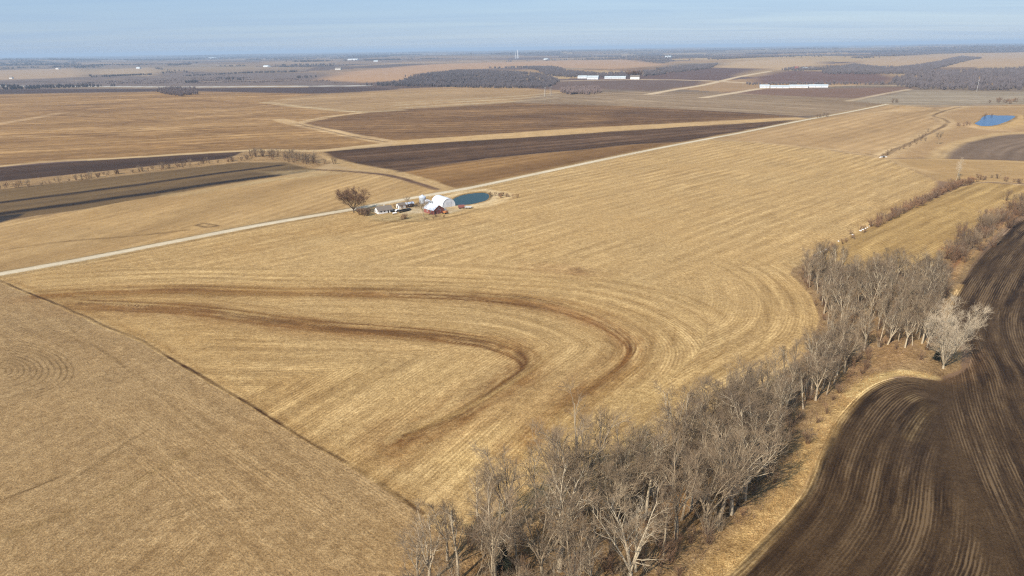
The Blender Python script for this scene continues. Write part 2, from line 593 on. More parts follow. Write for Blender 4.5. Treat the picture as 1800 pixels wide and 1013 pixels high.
field('grey_field', 'grey-purple plain of fields beyond the highway at left', [(-600, 160), (-600, 142), (0, 132), (150, 134), (300, 128), (560, 128), (590, 140), (640, 150), (330, 152), (0, 151)], (134, 118, 112), None, (0.0, 0.05, 0.3))
field('tan_field', 'pale tan field on the far left plain', [(-300, 138), (0, 124), (130, 120), (148, 127), (150, 135), (0, 141), (-300, 150)], (192, 166, 138), None, (0.0, 0.05, 0.25))
field('tan_field', 'pale tan field in the middle of the left plain', [(158, 131), (170, 122), (262, 119), (280, 127), (262, 134)], (190, 166, 138), None, (0.0, 0.05, 0.25))
patch([(330, 126), (420, 119), (560, 118), (540, 125), (420, 130)], (168, 146, 124), 0.8, 30, 0.4, 200)
patch([(440, 112), (560, 106), (600, 108), (560, 114)], (184, 160, 136), 0.7, 40, 0.4, 250)
# tan and dark streaks of far farmland
for q, wd, c in ((((-100, 112), (80, 111), (220, 112)), 260, (196, 170, 140)), (((150, 117), (300, 114), (430, 115)), 160, (176, 156, 134)), (((250, 107), (420, 106), (560, 104)), 420, (188, 164, 136)), (((620, 116), (720, 111), (860, 106)), 160, (206, 176, 138)), (((-100, 101), (200, 101), (500, 100)), 900, (70, 68, 78)), (((0, 145), (60, 144), (110, 145)), 60, (92, 80, 80)), (((120, 143), (260, 137), (330, 136)), 40, (170, 150, 128)), (((300, 146), (420, 142), (560, 141)), 30, (176, 150, 122)), (((1000, 102), (1150, 99), (1320, 97)), 420, (196, 168, 138)), (((1020, 112), (1140, 109), (1240, 107)), 120, (178, 150, 126)), (((1460, 98), (1600, 94), (1780, 89)), 420, (120, 108, 108)), (((900, 97), (1050, 96), (1200, 93)), 1400, (130, 124, 126)), (((1380, 90), (1560, 87), (1760, 83)), 1500, (150, 140, 134))):
    stripe(q, wd, c, 0.75, 0.5, 0.5, wd * 2.0, sm=True)
# --- middle distance, far to near ------------------------------------------------
field('farmland_strip', 'dark low field in a thin band under the far highway', [(-500, 166), (0, 157), (330, 155.5), (640, 153.5), (700, 158), (560, 165), (300, 161), (0, 166), (-500, 178)], (92, 74, 70))
field('hill_field', 'pinkish tan hill fields in the middle of the far distance', [(560, 141), (600, 128), (690, 119), (850, 110), (1000, 106), (1100, 105), (1180, 114), (1080, 122), (930, 118), (830, 122), (740, 130), (745, 139), (640, 146)], (200, 163, 128), None, (0.05, 0.05, 0.25))
field('hill_field', 'pale tan hill field to the left of the far red-roofed farm', [(1245, 119), (1290, 108), (1400, 103), (1450, 108), (1440, 121), (1390, 124)], (206, 176, 138), None, (0.05, 0.05, 0.2))
field('hill_field', 'pale tan hill field on the far right above the woods', [(1495, 112), (1530, 104), (1600, 98), (1690, 94), (1800, 92), (2100, 88), (2100, 108), (1800, 117), (1650, 119), (1540, 119)], (200, 170, 135), None, (0.05, 0.05, 0.25))
field('ploughed_field', 'far brown ploughed field left of the light diagonal lane', [(1105, 140), (1150, 128), (1250, 119), (1345, 121), (1300, 133), (1240, 142)], (118, 94, 88))
field('ploughed_field', 'far purple-brown ploughed field below the red-roofed farm', [(1320, 136), (1375, 124), (1550, 127), (1580, 138), (1560, 147), (1450, 147), (1330, 147)], (128, 100, 92))
field('ploughed_field', 'brown field in front of the far white sheds', [(900, 152), (1010, 141), (1130, 141), (1240, 142), (1235, 150), (1150, 160), (1060, 157), (960, 160)], (124, 102, 92))
field('stubble_field', 'tan strips of stubble behind the big brown field', [(470, 180), (560, 165), (720, 158), (900, 155), (1000, 160), (1000, 167), (900, 181), (720, 192), (640, 198)], (182, 150, 108), ('lin', (700, 190), (900, 178)), (0.24, 0.10, 0.26), 40)
field('stubble_field', 'grey-tan stubble between the brown field and the far white barns', [(900, 181), (960, 165), (1130, 161), (1300, 163), (1545, 174), (1562, 183), (1470, 200), (1400, 206), (1300, 198), (1100, 186)], (164, 140, 112), ('lin', (1000, 175), (1400, 200)), (0.29, 0.10, 0.29), 50)
field('ploughed_field', 'brown field in front of the long white poultry barns', [(1270, 163), (1340, 156), (1460, 156), (1600, 153), (1590, 159), (1540, 170), (1500, 173)], (140, 110, 92))
field('grey_field', 'grey fallow field at the far right below the dark woods', [(1495, 178), (1600, 159), (1800, 161), (2300, 160), (2300, 181), (1800, 185), (1562, 184)], (172, 156, 134), ('lin', (1600, 175), (1800, 175)), (0.24, 0.10, 0.26), 40)
f_orange = field('hay_field', 'wide orange-tan field at the left beyond the ditch', [(-700, 190), (-500, 178), (0, 166), (300, 161), (560, 165), (470, 180), (640, 198), (580, 204), (530, 215), (690, 250), (560, 264), (440, 263), (200, 278), (0, 292), (-500, 365)], (172, 135, 88), ('lin', (0, 200), (450, 185)), (0.42, 0.10, 0.45), 30)
f_brown = field('brown_field', 'big brown field in the middle distance above the pale grass strip', [(530, 215), (580, 204), (640, 198), (720, 192), (900, 181), (1100, 186), (1300, 198), (1400, 206), (1200, 216), (1000, 227), (690, 248)], (140, 106, 68), ('lin', (700, 225), (1100, 215)), (0.42, 0.12, 0.45), 26)
field('grass_strip', 'pale dry grass waterway between two dark brown fields', [(685, 248), (1000, 227), (1200, 216), (1400, 206.5), (1430, 209.5), (1200, 224), (1000, 238), (790, 253), (690, 257)], (212, 178, 128), None, (0.05, 0.15, 0.25))
field('ploughed_field', 'dark brown ploughed wedge beyond the gravel road', [(540, 270), (690, 256), (1000, 237), (1200, 223), (1425, 210), (1300, 232), (1200, 250), (1100, 255), (1000, 266), (860, 279), (760, 292), (700, 303), (600, 284)], (98, 72, 48), ('lin', (700, 280), (1200, 235)), (0.55, 0.15, 0.4), 18)
field('hay_field', 'orange-tan wedge field between dark wedge and gravel road', [(700, 303), (760, 292), (860, 279), (1000, 266), (1100, 255), (1200, 250), (1300, 232), (1250, 244), (1100, 271), (950, 302), (850, 324), (800, 332), (740, 318)], (150, 114, 70), ('lin', (800, 310), (1100, 262)), (0.38, 0.12, 0.26), 14)
field('ploughed_field', 'long dark ploughed strip at left above the brushy ditch', [(-500, 365), (0, 295), (200, 280), (430, 266), (400, 279), (200, 300), (0, 320), (-500, 392)], (86, 64, 48), ('lin', (0, 305), (400, 272)), (0.48, 0.12, 0.26), 12)
field('ditch_grass', 'tan rough grass with brush along the ditch at left', [(-500, 392), (0, 320), (200, 300), (400, 279), (440, 262), (560, 264), (600, 282), (570, 290), (550, 298), (500, 286), (420, 286), (250, 306), (0, 334), (-500, 410)], (176, 144, 102), None, (0.1, 0.3, 0.4))
field('striped_field', 'olive striped field with two dark furrow lines at left', [(-500, 410), (0, 334), (250, 306), (420, 286), (500, 286), (552, 298), (480, 312), (350, 333), (130, 371), (0, 389), (-500, 470)], (130, 106, 72), ('lin', (0, 367), (520, 295)), (0.22, 0.15, 0.2), 14)
field('hay_field', 'tan hay field at left between striped field and gravel road', [(-500, 470), (0, 389), (130, 371), (350, 333), (480, 312), (552, 298), (600, 298), (680, 309), (740, 320), (790, 334), (720, 346), (600, 369), (450, 394), (300, 423), (150, 452), (0, 479), (-500, 570)], (196, 162, 112), ('lin', (60, 440), (420, 345)), (0.24, 0.16, 0.16), 9)
field('grass_strip', 'light grass strip beside the dark wedge field', [(560, 272), (640, 290), (700, 302), (760, 318), (800, 332), (775, 335), (720, 322), (650, 303), (590, 290)], (204, 172, 124), None, (0.05, 0.2, 0.3))
field('hay_field', 'tan field right of the gravel road toward the far pond', [(1250, 244), (1400, 215), (1562, 184), (1645, 189), (1660, 198), (1635, 208), (1655, 216), (1610, 236), (1555, 276), (1450, 262), (1330, 250)], (198, 164, 118), ('lin', (1400, 250), (1600, 200)), (0.29, 0.10, 0.23), 14)
field('pasture', 'tan pasture around the far blue pond', [(1645, 189), (1800, 184), (2300, 182), (2300, 250), (1800, 236), (1740, 240), (1680, 255), (1650, 278), (1555, 278), (1610, 236), (1655, 216), (1635, 208), (1660, 198)], (190, 156, 112), None, (0.05, 0.15, 0.25))
field('fallow_field', 'dark grey-brown fallow field below the far pond', [(1648, 278), (1660, 266), (1680, 256), (1740, 242), (1800, 236), (2200, 236), (2200, 296), (1800, 282)], (134, 112, 92), ('dist', smooth_line([(1648, 300), (1680, 262), (1740, 246), (1800, 240), (2000, 238)], 4)), (0.3, 0.12, 0.2), 12)
field('hay_field', 'tan strip field below the dark fallow field at right', [(1560, 280), (1650, 279), (1800, 283), (2200, 297), (2200, 350), (1850, 326), (1800, 322), (1700, 316), (1650, 317), (1600, 294)], (196, 162, 112), ('lin', (1650, 300), (1800, 303)), (0.1, 0.12, 0.2), 10)
# --- near fields ------------------------------------------------------------------
f_main = field('hay_field', 'great golden hay field with curved dark swaths in the centre',
      [(-30, 487), (150, 457), (300, 428), (450, 399), (600, 373.5), (720, 351), (850, 327.5), (950, 306), (1100, 274), (1250, 246), (1330, 251), (1450, 263), (1555, 279), (1600, 294), (1650, 318), (1640, 345), (1560, 378), (1430, 442), (1395, 470), (1390, 482), (1425, 520), (1441, 560), (1425, 610), (1330, 700), (1200, 790), (1100, 850), (950, 890), (850, 920), (765, 935)] + EDGE01[::-1],
      (206, 172, 119), ('main',), (0.27, 0.27, 0.14), 1.25)
f_stub = field('stubble_field', 'grey-brown corn stubble field in the bottom left corner', EDGE01 + [(765, 938), (755, 975), (700, 1020), (640, 1400), (-1500, 1400), (-1500, 760), (-300, 538)],
      (180, 149, 106), ('stub',), (0.16, 0.28, 0.14), 0.9)
f_strip = field('hay_field', 'tan strip hay field between the brushy ditch and tree line at right',
      [(1430, 441), (1560, 376), (1640, 345), (1690, 323), (1720, 319), (1800, 326), (1900, 335), (1860, 352), (1795, 366), (1740, 400), (1690, 434), (1640, 470), (1560, 482), (1480, 470)],
      (192, 158, 102), ('lin', (1480, 455), (1725, 342)), (0.34, 0.22, 0.12), 1.25)
f_creek = field('creek_bottom', 'rust-brown woodland floor along the creek',
      [(765, 935), (850, 920), (950, 890), (1100, 850), (1200, 790), (1330, 700), (1425, 610), (1441, 560), (1425, 520), (1390, 482), (1395, 470), (1430, 441), (1480, 470), (1560, 482), (1640, 470), (1690, 434), (1745, 405), (1720, 455), (1680, 510), (1660, 550), (1665, 590), (1690, 620), (1690, 650), (1640, 668), (1560, 658), (1530, 672), (1470, 740), (1440, 790), (1400, 880), (1290, 990), (1230, 1040), (1100, 1200), (640, 1400), (700, 1020), (755, 975)],
      (166, 136, 96), None, (0.0, 0.40, 0.45))
PL_LEFT = smooth_line([(1100, 1200), (1230, 1040), (1290, 990), (1400, 880), (1440, 790), (1468, 738), (1508, 692), (1545, 670), (1590, 663), (1640, 670)], 4)
PL_RIGHT = smooth_line([(1860, 1120), (1800, 975), (1740, 842), (1696, 720), (1682, 650), (1664, 598), (1662, 550), (1682, 510), (1722, 455), (1762, 415), (1802, 385), (1900, 352)], 4)
f_plough = field('ploughed_field', 'dark brown ploughed field with pale stubble rows in the bottom right',
      smooth_line([(1100, 1200), (1230, 1040), (1290, 990), (1400, 880), (1440, 790), (1468, 738), (1508, 692), (1545, 670), (1590, 663), (1640, 668), (1682, 660), (1706, 640), (1700, 614), (1674, 590), (1663, 550), (1682, 510), (1722, 455), (1762, 415), (1800, 385), (1900, 350)], 4) + [(2400, 420), (2400, 1400), (1000, 1400)],
      (88, 68, 46), ('plough',), (1.3, 0.22, 0.22), 0.8)

# --- markings that belong to the fields, and one painted brush shadow ---------------------------------------------
patch([(1040, 189), (1250, 196), (1395, 206), (1200, 215), (1040, 223)], (104, 76, 52), 0.8, 40, 0.3, 120)
patch([(950, 200), (1010, 195), (1040, 210), (980, 222), (900, 225)], (126, 98, 74), 0.6, 30, 0.4, 60)
stripe([(-300, 268), (0, 218), (110, 198)], 22, (206, 172, 128), 0.8, 0.3)
RC = random.Random(5)
for k in range(26):                 # old terraces and wash lines in the big orange field
    x0_ = RC.uniform(-60, 380); y0_ = RC.uniform(172, 258); L_ = RC.uniform(90, 260); sl_ = RC.uniform(-0.10, 0.03)
    stripe([(x0_, y0_), (x0_ + L_ * .35, y0_ + L_ * sl_ * .2 - RC.uniform(0, 5)), (x0_ + L_ * .7, y0_ + L_ * sl_ * .7 - RC.uniform(-2, 5)), (x0_ + L_, y0_ + L_ * sl_)], RC.uniform(9, 26), (138, 102, 62) if k % 3 else (198, 162, 114), 0.6, 0.7, 0.6, 45, seed=300 + k, only=f_orange)
for k in range(22):
    x0_ = RC.uniform(560, 1150); y0_ = RC.uniform(192, 236); L_ = RC.uniform(80, 240)
    stripe([(x0_, y0_), (x0_ + L_ * .5, y0_ - RC.uniform(0, 6)), (x0_ + L_, y0_ - RC.uniform(-4, 8))], RC.uniform(9, 24), (112, 80, 48) if k % 3 else (164, 128, 86), 0.55, 0.7, 0.6, 45, seed=340 + k, only=f_brown)
stripe([(-500, 363), (0, 293), (200, 279), (440, 264.5), (560, 265), (690, 251)], 13, (220, 190, 144), 1.0, 0.4, 0.2, 40)
stripe([(490, 210), (520, 218), (600, 234), (690, 251)], 22, (216, 184, 138), 0.95, 0.3, 0.2, 40)
stripe([(518, 217), (600, 235), (680, 250)], 4, (120, 92, 66), 0.8, 0.4, 0.4, 25)
stripe([(525, 216), (580, 205), (640, 198)], 20, (216, 184, 138), 0.9, 0.3)
stripe([(465, 180), (540, 189), (630, 197), (700, 194)], 24, (210, 186, 146), 0.8, 0.4, 0.4, 60)
for o in (0, 5, 9):
    stripe([(700, 190 - o), (800, 184.5 - o), (900, 179 - o), (980, 172 - o)], 16, (212, 192, 156), 0.75, 0.5, 0.6, 60)
stripe([(660, 172), (780, 168), (900, 166)], 14, (204, 178, 142), 0.6, 0.5, 0.4, 60)
stripe([(1000, 184), (1200, 189), (1400, 198)], 12, (198, 176, 146), 0.5, 0.5, 0.5, 60)
stripe([(1000, 178), (1200, 178), (1500, 186)], 30, (176, 154, 126), 0.6, 0.6, 0.3, 90)
stripe([(1100, 191), (1250, 196), (1405, 205)], 22, (88, 64, 50), 0.7, 0.5, 0.4, 70)
for a_, b_, c_ in (((700, 287), (1000, 258), (1290, 228)), ((760, 277), (1000, 252), (1320, 222)), ((620, 276), (800, 262), (1100, 240))):
    stripe([a_, b_, c_], 14, (140, 110, 84), 0.55, 0.7, 0.4, 60)
stripe([(700, 302), (860, 277), (1000, 265), (1130, 252)], 9, (84, 62, 50), 0.8, 0.5, 0.3, 40)
stripe([(-300, 402), (0, 357), (250, 325), (490, 291)], 9, (58, 44, 34), 1.0, 0.4, 0.1, 25, sm=False)
stripe([(-300, 420), (0, 377), (300, 335), (552, 299)], 11, (48, 37, 30), 1.0, 0.4, 0.1, 25, sm=False)
stripe([(-300, 411), (0, 367), (300, 329), (520, 295)], 15, (108, 88, 62), 0.75, 0.5, 0.4, 25, sm=False)
patch([(-300, 412), (-60, 386), (50, 373), (36, 383), (0, 393), (-60, 402)], (50, 46, 46), 0.95, 3)  # shadow of the ditch brush, painted into the ground colour
patch([(0, 384), (60, 378), (120, 373), (100, 380), (30, 390)], (126, 96, 68), 0.7, 8, 0.4, 12)
stripe([(300, 342), (360, 337), (470, 318), (560, 309)], 12, (206, 182, 138), 0.7, 0.6, 0.5, 25)
patch([(440, 302), (560, 296), (640, 300), (600, 308), (500, 312)], (206, 180, 136), 0.7, 10, 0.5, 25)
stripe([(560, 299), (600, 301), (680, 309), (765, 333)], 6.5, (104, 76, 62), 0.95, 0.4, 0.3, 30)
stripe([(20, 437), (120, 424), (240, 415), (330, 404)], 3.2, (136, 106, 66), 0.75, 0.6, 0.5, 12)
stripe([(345, 396), (358, 393), (372, 395), (380, 397), (362, 399), (345, 396)], 2.6, (112, 86, 56), 0.9, 0.6, 0.3, 8)
# right-hand ditch country
for o, wd, c in ((0, 22, (214, 182, 136)), (0, 5, (140, 112, 80))):
    stripe([(1553, 276), (1590, 256), (1640, 231), (1662, 217), (1655, 209), (1637, 204), (1660, 195), (1690, 188)], wd, c, 0.9, 0.4, 0.35, 30)
stripe([(1330, 250), (1450, 262), (1555, 277)], 8, (216, 184, 136), 0.8, 0.5, 0.4, 40)
stripe([(1470, 265), (1520, 270), (1550, 275)], 3.5, (126, 98, 68), 0.8, 0.5, 0.4, 30)
stripe([(1565, 280), (1600, 293), (1640, 303)], 8, (214, 182, 134), 0.8, 0.5, 0.3, 20)
stripe([(1500, 200), (1600, 193), (1650, 193)], 14, (214, 184, 140), 0.7, 0.5, 0.4, 40)
stripe([(1562, 185), (1700, 187), (1800, 188), (2000, 189)], 22, (214, 186, 144), 0.7, 0.6, 0.3, 80)
stripe([(1648, 279), (1662, 262), (1690, 250), (1740, 239), (1800, 233), (2000, 232)], 14, (216, 184, 134), 0.85, 0.5, 0.2, 40)
stripe([(1560, 281), (1650, 280), (1800, 285), (2000, 291)], 6, (212, 180, 130), 0.8, 0.5, 0.2, 30)
stripe([(1690, 318), (1740, 318), (1800, 325), (1900, 334)], 3, (218, 188, 138), 0.9, 0.6, 0.2, 30)
patch([(1690, 222), (1725, 205), (1790, 200), (1840, 205), (1820, 225), (1760, 232), (1700, 226)], (214, 178, 122), 0.85, 25)
stripe(POND2 + POND2[:1], 7, (128, 104, 70), 0.7, 0.5, 0.5, 20)
stripe([(1660, 217), (1690, 218), (1720, 226), (1770, 230)], 9, (224, 190, 146), 0.7, 0.5)
# great hay field: dark swaths
RB = random.Random(8)
for k in range(9):                  # thin broken wheel lines inside the swaths
    ox_ = RB.uniform(-9, 9)
    stripe([(p[0] + ox_, p[1] - ox_ * 0.75) for p in BAND_A], RB.uniform(0.6, 1.1), (104, 68, 32), 0.9, 0.4, 1.15, RB.uniform(14, 30), seed=220 + k, sm=False)
    ox_ = RB.uniform(-10, 10)
    stripe([(p[0] + ox_, p[1] - ox_ * 0.9) for p in BAND_B], RB.uniform(0.6, 1.2), (100, 64, 30), 0.9, 0.4, 1.1, RB.uniform(12, 26), seed=240 + k, sm=False)
stripe([(p[0] + 3, p[1] - 4) for p in BAND_A], 1.2, (108, 74, 36), 0.9, 0.4, 0.9, 24, seed=201, sm=False)
stripe([(p[0] - 6, p[1] + 6) for p in BAND_A], 1.2, (120, 80, 40), 0.8, 0.4, 0.95, 18, seed=202, sm=False)
stripe([(p[0] + 4, p[1] - 7) for p in BAND_B], 1.2, (108, 74, 36), 0.8, 0.4, 0.95, 20, seed=203, sm=False)
stripe([(p[0] - 4, p[1] + 8) for p in BAND_B], 1.4, (112, 76, 38), 0.8, 0.4, 0.95, 14, seed=204, sm=False)
stripe(BAND_A, 16, (156, 110, 58), 0.75, 0.7, 0.95, 30, seed=71, sm=False)
stripe(BAND_A, 7.0, (120, 82, 42), 0.6, 0.8, 1.5, 24, seed=75, sm=False)
stripe(BAND_B, 19, (150, 106, 56), 0.75, 0.7, 0.95, 28, seed=72, sm=False)
stripe(BAND_B, 9, (114, 76, 40), 0.62, 0.8, 1.45, 20, seed=76, sm=False)
stripe([(400, 556), (600, 577), (760, 591)], 6, (104, 74, 40), 0.5, 0.9, 0.7, 14, seed=78)
stripe([(640, 508), (760, 514), (900, 528), (980, 545)], 7, (110, 78, 42), 0.5, 0.9, 0.7, 18, seed=79)
patch([(893, 612), (930, 618), (938, 640), (915, 662), (885, 672), (902, 650), (908, 632)], (104, 70, 38), 0.75, 2.5, 0.3, 5)
patch([(690, 772), (740, 752), (760, 755), (725, 778), (700, 790)], (132, 88, 44), 0.8, 3, 0.4, 5)
patch([(640, 780), (730, 760), (760, 790), (720, 840), (670, 830)], (170, 122, 66), 0.75, 12, 0.7, 6)
patch([(960, 728), (1000, 715), (1010, 735), (975, 750)], (136, 98, 56), 0.7, 3, 0.5, 5)
patch([(900, 455), (1010, 462), (1080, 480), (1090, 500), (980, 490), (900, 478)], (176, 130, 84), 0.7, 14, 0.6, 18)
patch([(985, 470), (1020, 468), (1060, 480), (1010, 482)], (120, 86, 54), 0.7, 5, 0.5, 8)
patch([(900, 505), (1080, 560), (1125, 600), (1100, 640), (1050, 590), (940, 545)], (180, 134, 84), 0.6, 8, 0.6, 12)
patch([(20, 500), (140, 500), (330, 620), (560, 760), (520, 760), (300, 628), (100, 540)], (166, 126, 72), 0.45, 8, 0.5, 14)
patch([(60, 508), (500, 500), (700, 505), (500, 530), (200, 540)], (168, 130, 76), 0.5, 8, 0.6, 20)
patch([(0, 486), (300, 430), (640, 380), (700, 395), (500, 440), (250, 480), (60, 505)], (176, 138, 84), 0.55, 15, 0.6, 40)
patch([(150, 545), (420, 555), (700, 650), (560, 760), (400, 690), (250, 600)], (178, 140, 86), 0.5, 12, 0.6, 22)
for k, (o, s_) in enumerate(((7.5, 81), (15, 82), (24, 83), (34, 84))):
    pass
for k in range(4):                  # contour marks round the lobe by the creek
    stripe([(p[0] - 26 * (k + .4), p[1] + 2 * k) for p in LOBE], 1.6, (150, 118, 72), 0.4, 0.8, 0.7, 9, seed=90 + k, sm=False)
    stripe([(p[0] - 26 * (k + .0), p[1] + 2 * k) for p in LOBE], 1.6, (216, 182, 124), 0.35, 0.8, 0.6, 12, seed=96 + k, sm=False)
for dx_, dy_, s_ in ((40, -18, 1), (75, -30, 2), (-22, 14, 3), (-45, 26, 4)):
    stripe([(p[0] + dx_ * max(0, min(1, (p[0] - 700) / 350)), p[1] + dy_ * max(0.3, min(1, (p[0] - 500) / 500))) for p in BAND_A], 2.2, (162, 126, 76), 0.55, 0.8, 0.7, 14, seed=110 + s_, sm=False)
stripe([(p[0] + 4, p[1] - 4) for p in EDGE01], 1.3, (88, 62, 34), 1.0, 0.4, 0.6, 22, seed=101, sm=False)
stripe([(p[0] + 14, p[1] - 9) for p in EDGE01], 3.5, (158, 118, 64), 0.4, 0.8, 0.6, 12, seed=102, sm=False)
for k in range(11):                 # combine passes that follow the swaths, pale and dark by turns
    o = 9 + 8.5 * k
    stripe([(p[0] + o * 2.0 * max(0.0, min(1, (p[0] - 560) / 480)), p[1] - o * 0.42 + o * 0.5 * max(0.0, min(1, (p[1] - 600) / 150))) for p in BAND_A], 2.0, (166, 130, 78) if k % 2 else (218, 184, 126), 0.5, 0.8, 0.85, 26, seed=160 + k, sm=False)
for k in range(4):
    o = 10 + 11 * k
    stripe([(p[0] + o * 1.1 * max(0.0, min(1, (p[0] - 480) / 380)), p[1] - o * 0.5) for p in BAND_B], 1.8, (160, 124, 72) if k % 2 else (214, 180, 122), 0.5, 0.8, 0.85, 20, seed=180 + k, sm=False)
patch([(700, 800), (860, 740), (1000, 700), (1180, 640), (1330, 640), (1300, 690), (1150, 800), (1000, 860), (860, 890), (760, 860)], (220, 186, 126), 0.65, 14, 0.7, 9)
patch([(480, 610), (820, 620), (860, 660), (720, 740), (560, 720)], (212, 178, 122), 0.45, 14, 0.7, 16)
for k in range(12):                 # turning circles at the left edge
    rx_ = 12 + 10.5 * k
    stripe([(2 + rx_ * math.cos(math.radians(t_)), 652 + rx_ * 0.42 * math.sin(math.radians(t_))) for t_ in range(-85, 60, 12)], 0.55, (124, 98, 62), 0.75, 0.6, 0.6, 8, seed=400 + k)
# stubble field: headland and odd furrows
stripe([(120, 575), (200, 630), (300, 710), (420, 800), (520, 870)], 1.0, (126, 98, 60), 0.6, 0.7, 0.9, 14, seed=121)
stripe([(0, 640), (-20, 655), (0, 668)], 1.2, (130, 100, 62), 0.7)
patch([(0, 560), (120, 580), (180, 610), (100, 612), (0, 585)], (140, 112, 76), 0.5, 8, 0.5, 14)
stripe([(-40, 895), (80, 850), (190, 800), (230, 780)], 0.7, (112, 86, 52), 0.8, 0.6, 0.85, 10, seed=122)
stripe([(120, 850), (200, 795), (280, 745)], 0.7, (118, 92, 56), 0.7, 0.6, 0.9, 10, seed=123)
stripe([(300, 910), (360, 882), (410, 850)], 0.8, (112, 86, 52), 0.7, 0.7, 0.9, 8, seed=124)
stripe([(-40, 960), (60, 925), (200, 870), (340, 790)], 2.4, (148, 120, 76), 0.5, 0.8, 0.6, 12, seed=125)
patch([(560, 930), (700, 890), (760, 930), (700, 1010), (600, 1010)], (186, 154, 108), 0.7, 10, 0.5, 8)
patch([(690, 985), (740, 965), (755, 985), (720, 1013), (690, 1013)], (196, 150, 84), 0.7, 4, 0.5, 4)
# creek floor and margins
patch([(1090, 830), (1180, 800), (1260, 800), (1250, 880), (1180, 960), (1080, 940), (1050, 880)], (172, 126, 72), 0.7, 8, 0.6, 7)
patch([(1450, 640), (1560, 590), (1640, 630), (1560, 655), (1480, 680)], (172, 134, 90), 0.7, 6, 0.5, 7)
patch([(1640, 500), (1680, 450), (1720, 430), (1690, 480), (1660, 530)], (166, 112, 74), 0.9, 3, 0.3, 5)
patch([(760, 960), (1200, 940), (1200, 1100), (760, 1150)], (158, 124, 84), 0.6, 10, 0.6, 6)
stripe([(1190, 1060), (1280, 980), (1385, 868), (1428, 778), (1466, 722), (1505, 678), (1540, 660)], 6.5, (204, 168, 112), 0.95, 0.5, 0.25, 5, seed=131)
stripe([(1496, 690), (1535, 664), (1588, 655), (1640, 664)], 3.8, (216, 186, 128), 0.95, 0.4, 0.1, 5)
stripe([(1640, 520), (1680, 478), (1735, 420), (1790, 378)], 3.4, (196, 158, 108), 0.9, 0.5, 0.2, 5, seed=133)
stripe([(1662, 580), (1668, 540), (1690, 500)], 2.4, (206, 170, 116), 0.8, 0.5, 0.2, 5)
# plough: wet hollow, straw drifts
patch([(1560, 690), (1640, 680), (1700, 690), (1690, 760), (1660, 850), (1580, 850), (1550, 770)], (64, 48, 36), 0.75, 10, 0.4, 8)
patch([(1690, 560), (1900, 430), (1900, 900), (1790, 800), (1740, 680)], (100, 80, 58), 0.6, 14, 0.6, 9)
patch([(1690, 720), (1800, 800), (1960, 1100), (1760, 1000), (1700, 880)], (98, 78, 56), 0.55, 10, 0.6, 7)
stripe([(1600, 700), (1625, 720), (1600, 770)], 4, (136, 112, 74), 0.4, 0.8, 0.6, 3, seed=141)
stripe([(1650, 668), (1690, 664), (1716, 640), (1712, 610), (1690, 600)], 5, (120, 92, 64), 0.6, 0.7, 0.4, 3, seed=142)
stripe([(1250, 1045), (1310, 985), (1420, 870), (1462, 770)], 1.2, (52, 40, 28), 0.7, 0.5, 0.3, 6)
# --- tracks and lanes far away -------------------------------------------------------
c_hw = new_class('highway', 'pale straight highway across the far left', None, (0, 0.03, 0.05))
stripe([(-700, 161), (-300, 155.5), (0, 151.5), (330, 153), (640, 151)], 46, (214, 212, 208), 1.0, 0.3, 0, cls=c_hw, wiggle=False)
c_lane = new_class('farm_lane', 'pale farm lane climbing to the far red-roofed farm', None, (0, 0.05, 0.1))
stripe([(1140, 166), (1185, 158), (1240, 149), (1300, 135), (1352, 126)], 20, (230, 208, 176), 1.0, 0.3, 0, cls=c_lane, wiggle=False)
c_lane2 = new_class('farm_lane', 'pale farm lane running past the long white barns', None, (0, 0.05, 0.1))
stripe([(1235, 172), (1275, 166), (1330, 157), (1365, 153)], 20, (226, 204, 172), 1.0, 0.3, 0, cls=c_lane2, wiggle=False)
stripe([(1490, 178), (1545, 167), (1600, 157)], 14, (218, 196, 164), 0.8, 0.4, 0.3, 60, wiggle=False)
stripe([(975, 142.5), (1060, 141), (1130, 140), (1240, 142), (1310, 146)], 34, (220, 196, 164), 0.95, 0.4, 0.1, 60)
stripe([(1455, 151), (1520, 151), (1590, 151)], 26, (214, 190, 158), 0.95, 0.4, 0.2, 60)
# farmyard
patch([(640, 372), (700, 360), (790, 352), (850, 362), (800, 378), (740, 392), (660, 390), (620, 380)], (188, 166, 122), 0.8, 6, 0.4, 10)
patch([(688, 364), (790, 354), (845, 362), (800, 374), (700, 378)], (212, 192, 160), 0.8, 4, 0.4, 6)
stripe([(700, 353), (705, 362), (725, 372), (790, 374)], 4, (220, 202, 172), 0.8, 0.5, 0.2, 8)
stripe([(660, 388), (740, 389), (800, 380), (840, 368)], 3, (138, 112, 70), 0.6, 0.6, 0.4, 8)
stripe([(785, 346), (815, 337), (848, 334), (868, 339), (868, 348), (850, 358), (800, 364)], 7, (238, 212, 168), 0.95, 0.5, 0.15, 10)
stripe(POND1 + POND1[:1], 3.2, (112, 92, 62), 0.8, 0.5, 0.6, 9)
stripe([(868, 337), (890, 341), (884, 350), (850, 362), (800, 366)], 8, (238, 208, 158), 0.8, 0.5, 0.3, 10)
# road with its verges
stripe([(p[0], p[1]) for p in ROAD], 15, (190, 160, 112), 0.75, 0.4, 0.2, 12, wiggle=True)
stripe([(p[0], p[1] - 3.2 * (p[1] - 100) / 300) for p in ROAD[:8]], 2.6, (140, 122, 92), 0.8, 0.5, 0.3, 20)
stripe([(p[0], p[1] + 4.6 * (p[1] - 100) / 300) for p in ROAD[:8]], 3.0, (150, 118, 72), 0.55, 0.5, 0.5, 20)
c_road = new_class('gravel_road', 'pale gravel road running diagonally past the farmstead', ('dist', ROAD), (0.14, 0.08, 0.08), 2.4)
stripe(ROAD, 6.4, (236, 222, 196), 1.0, 0.25, 0, cls=c_road, wiggle=False)

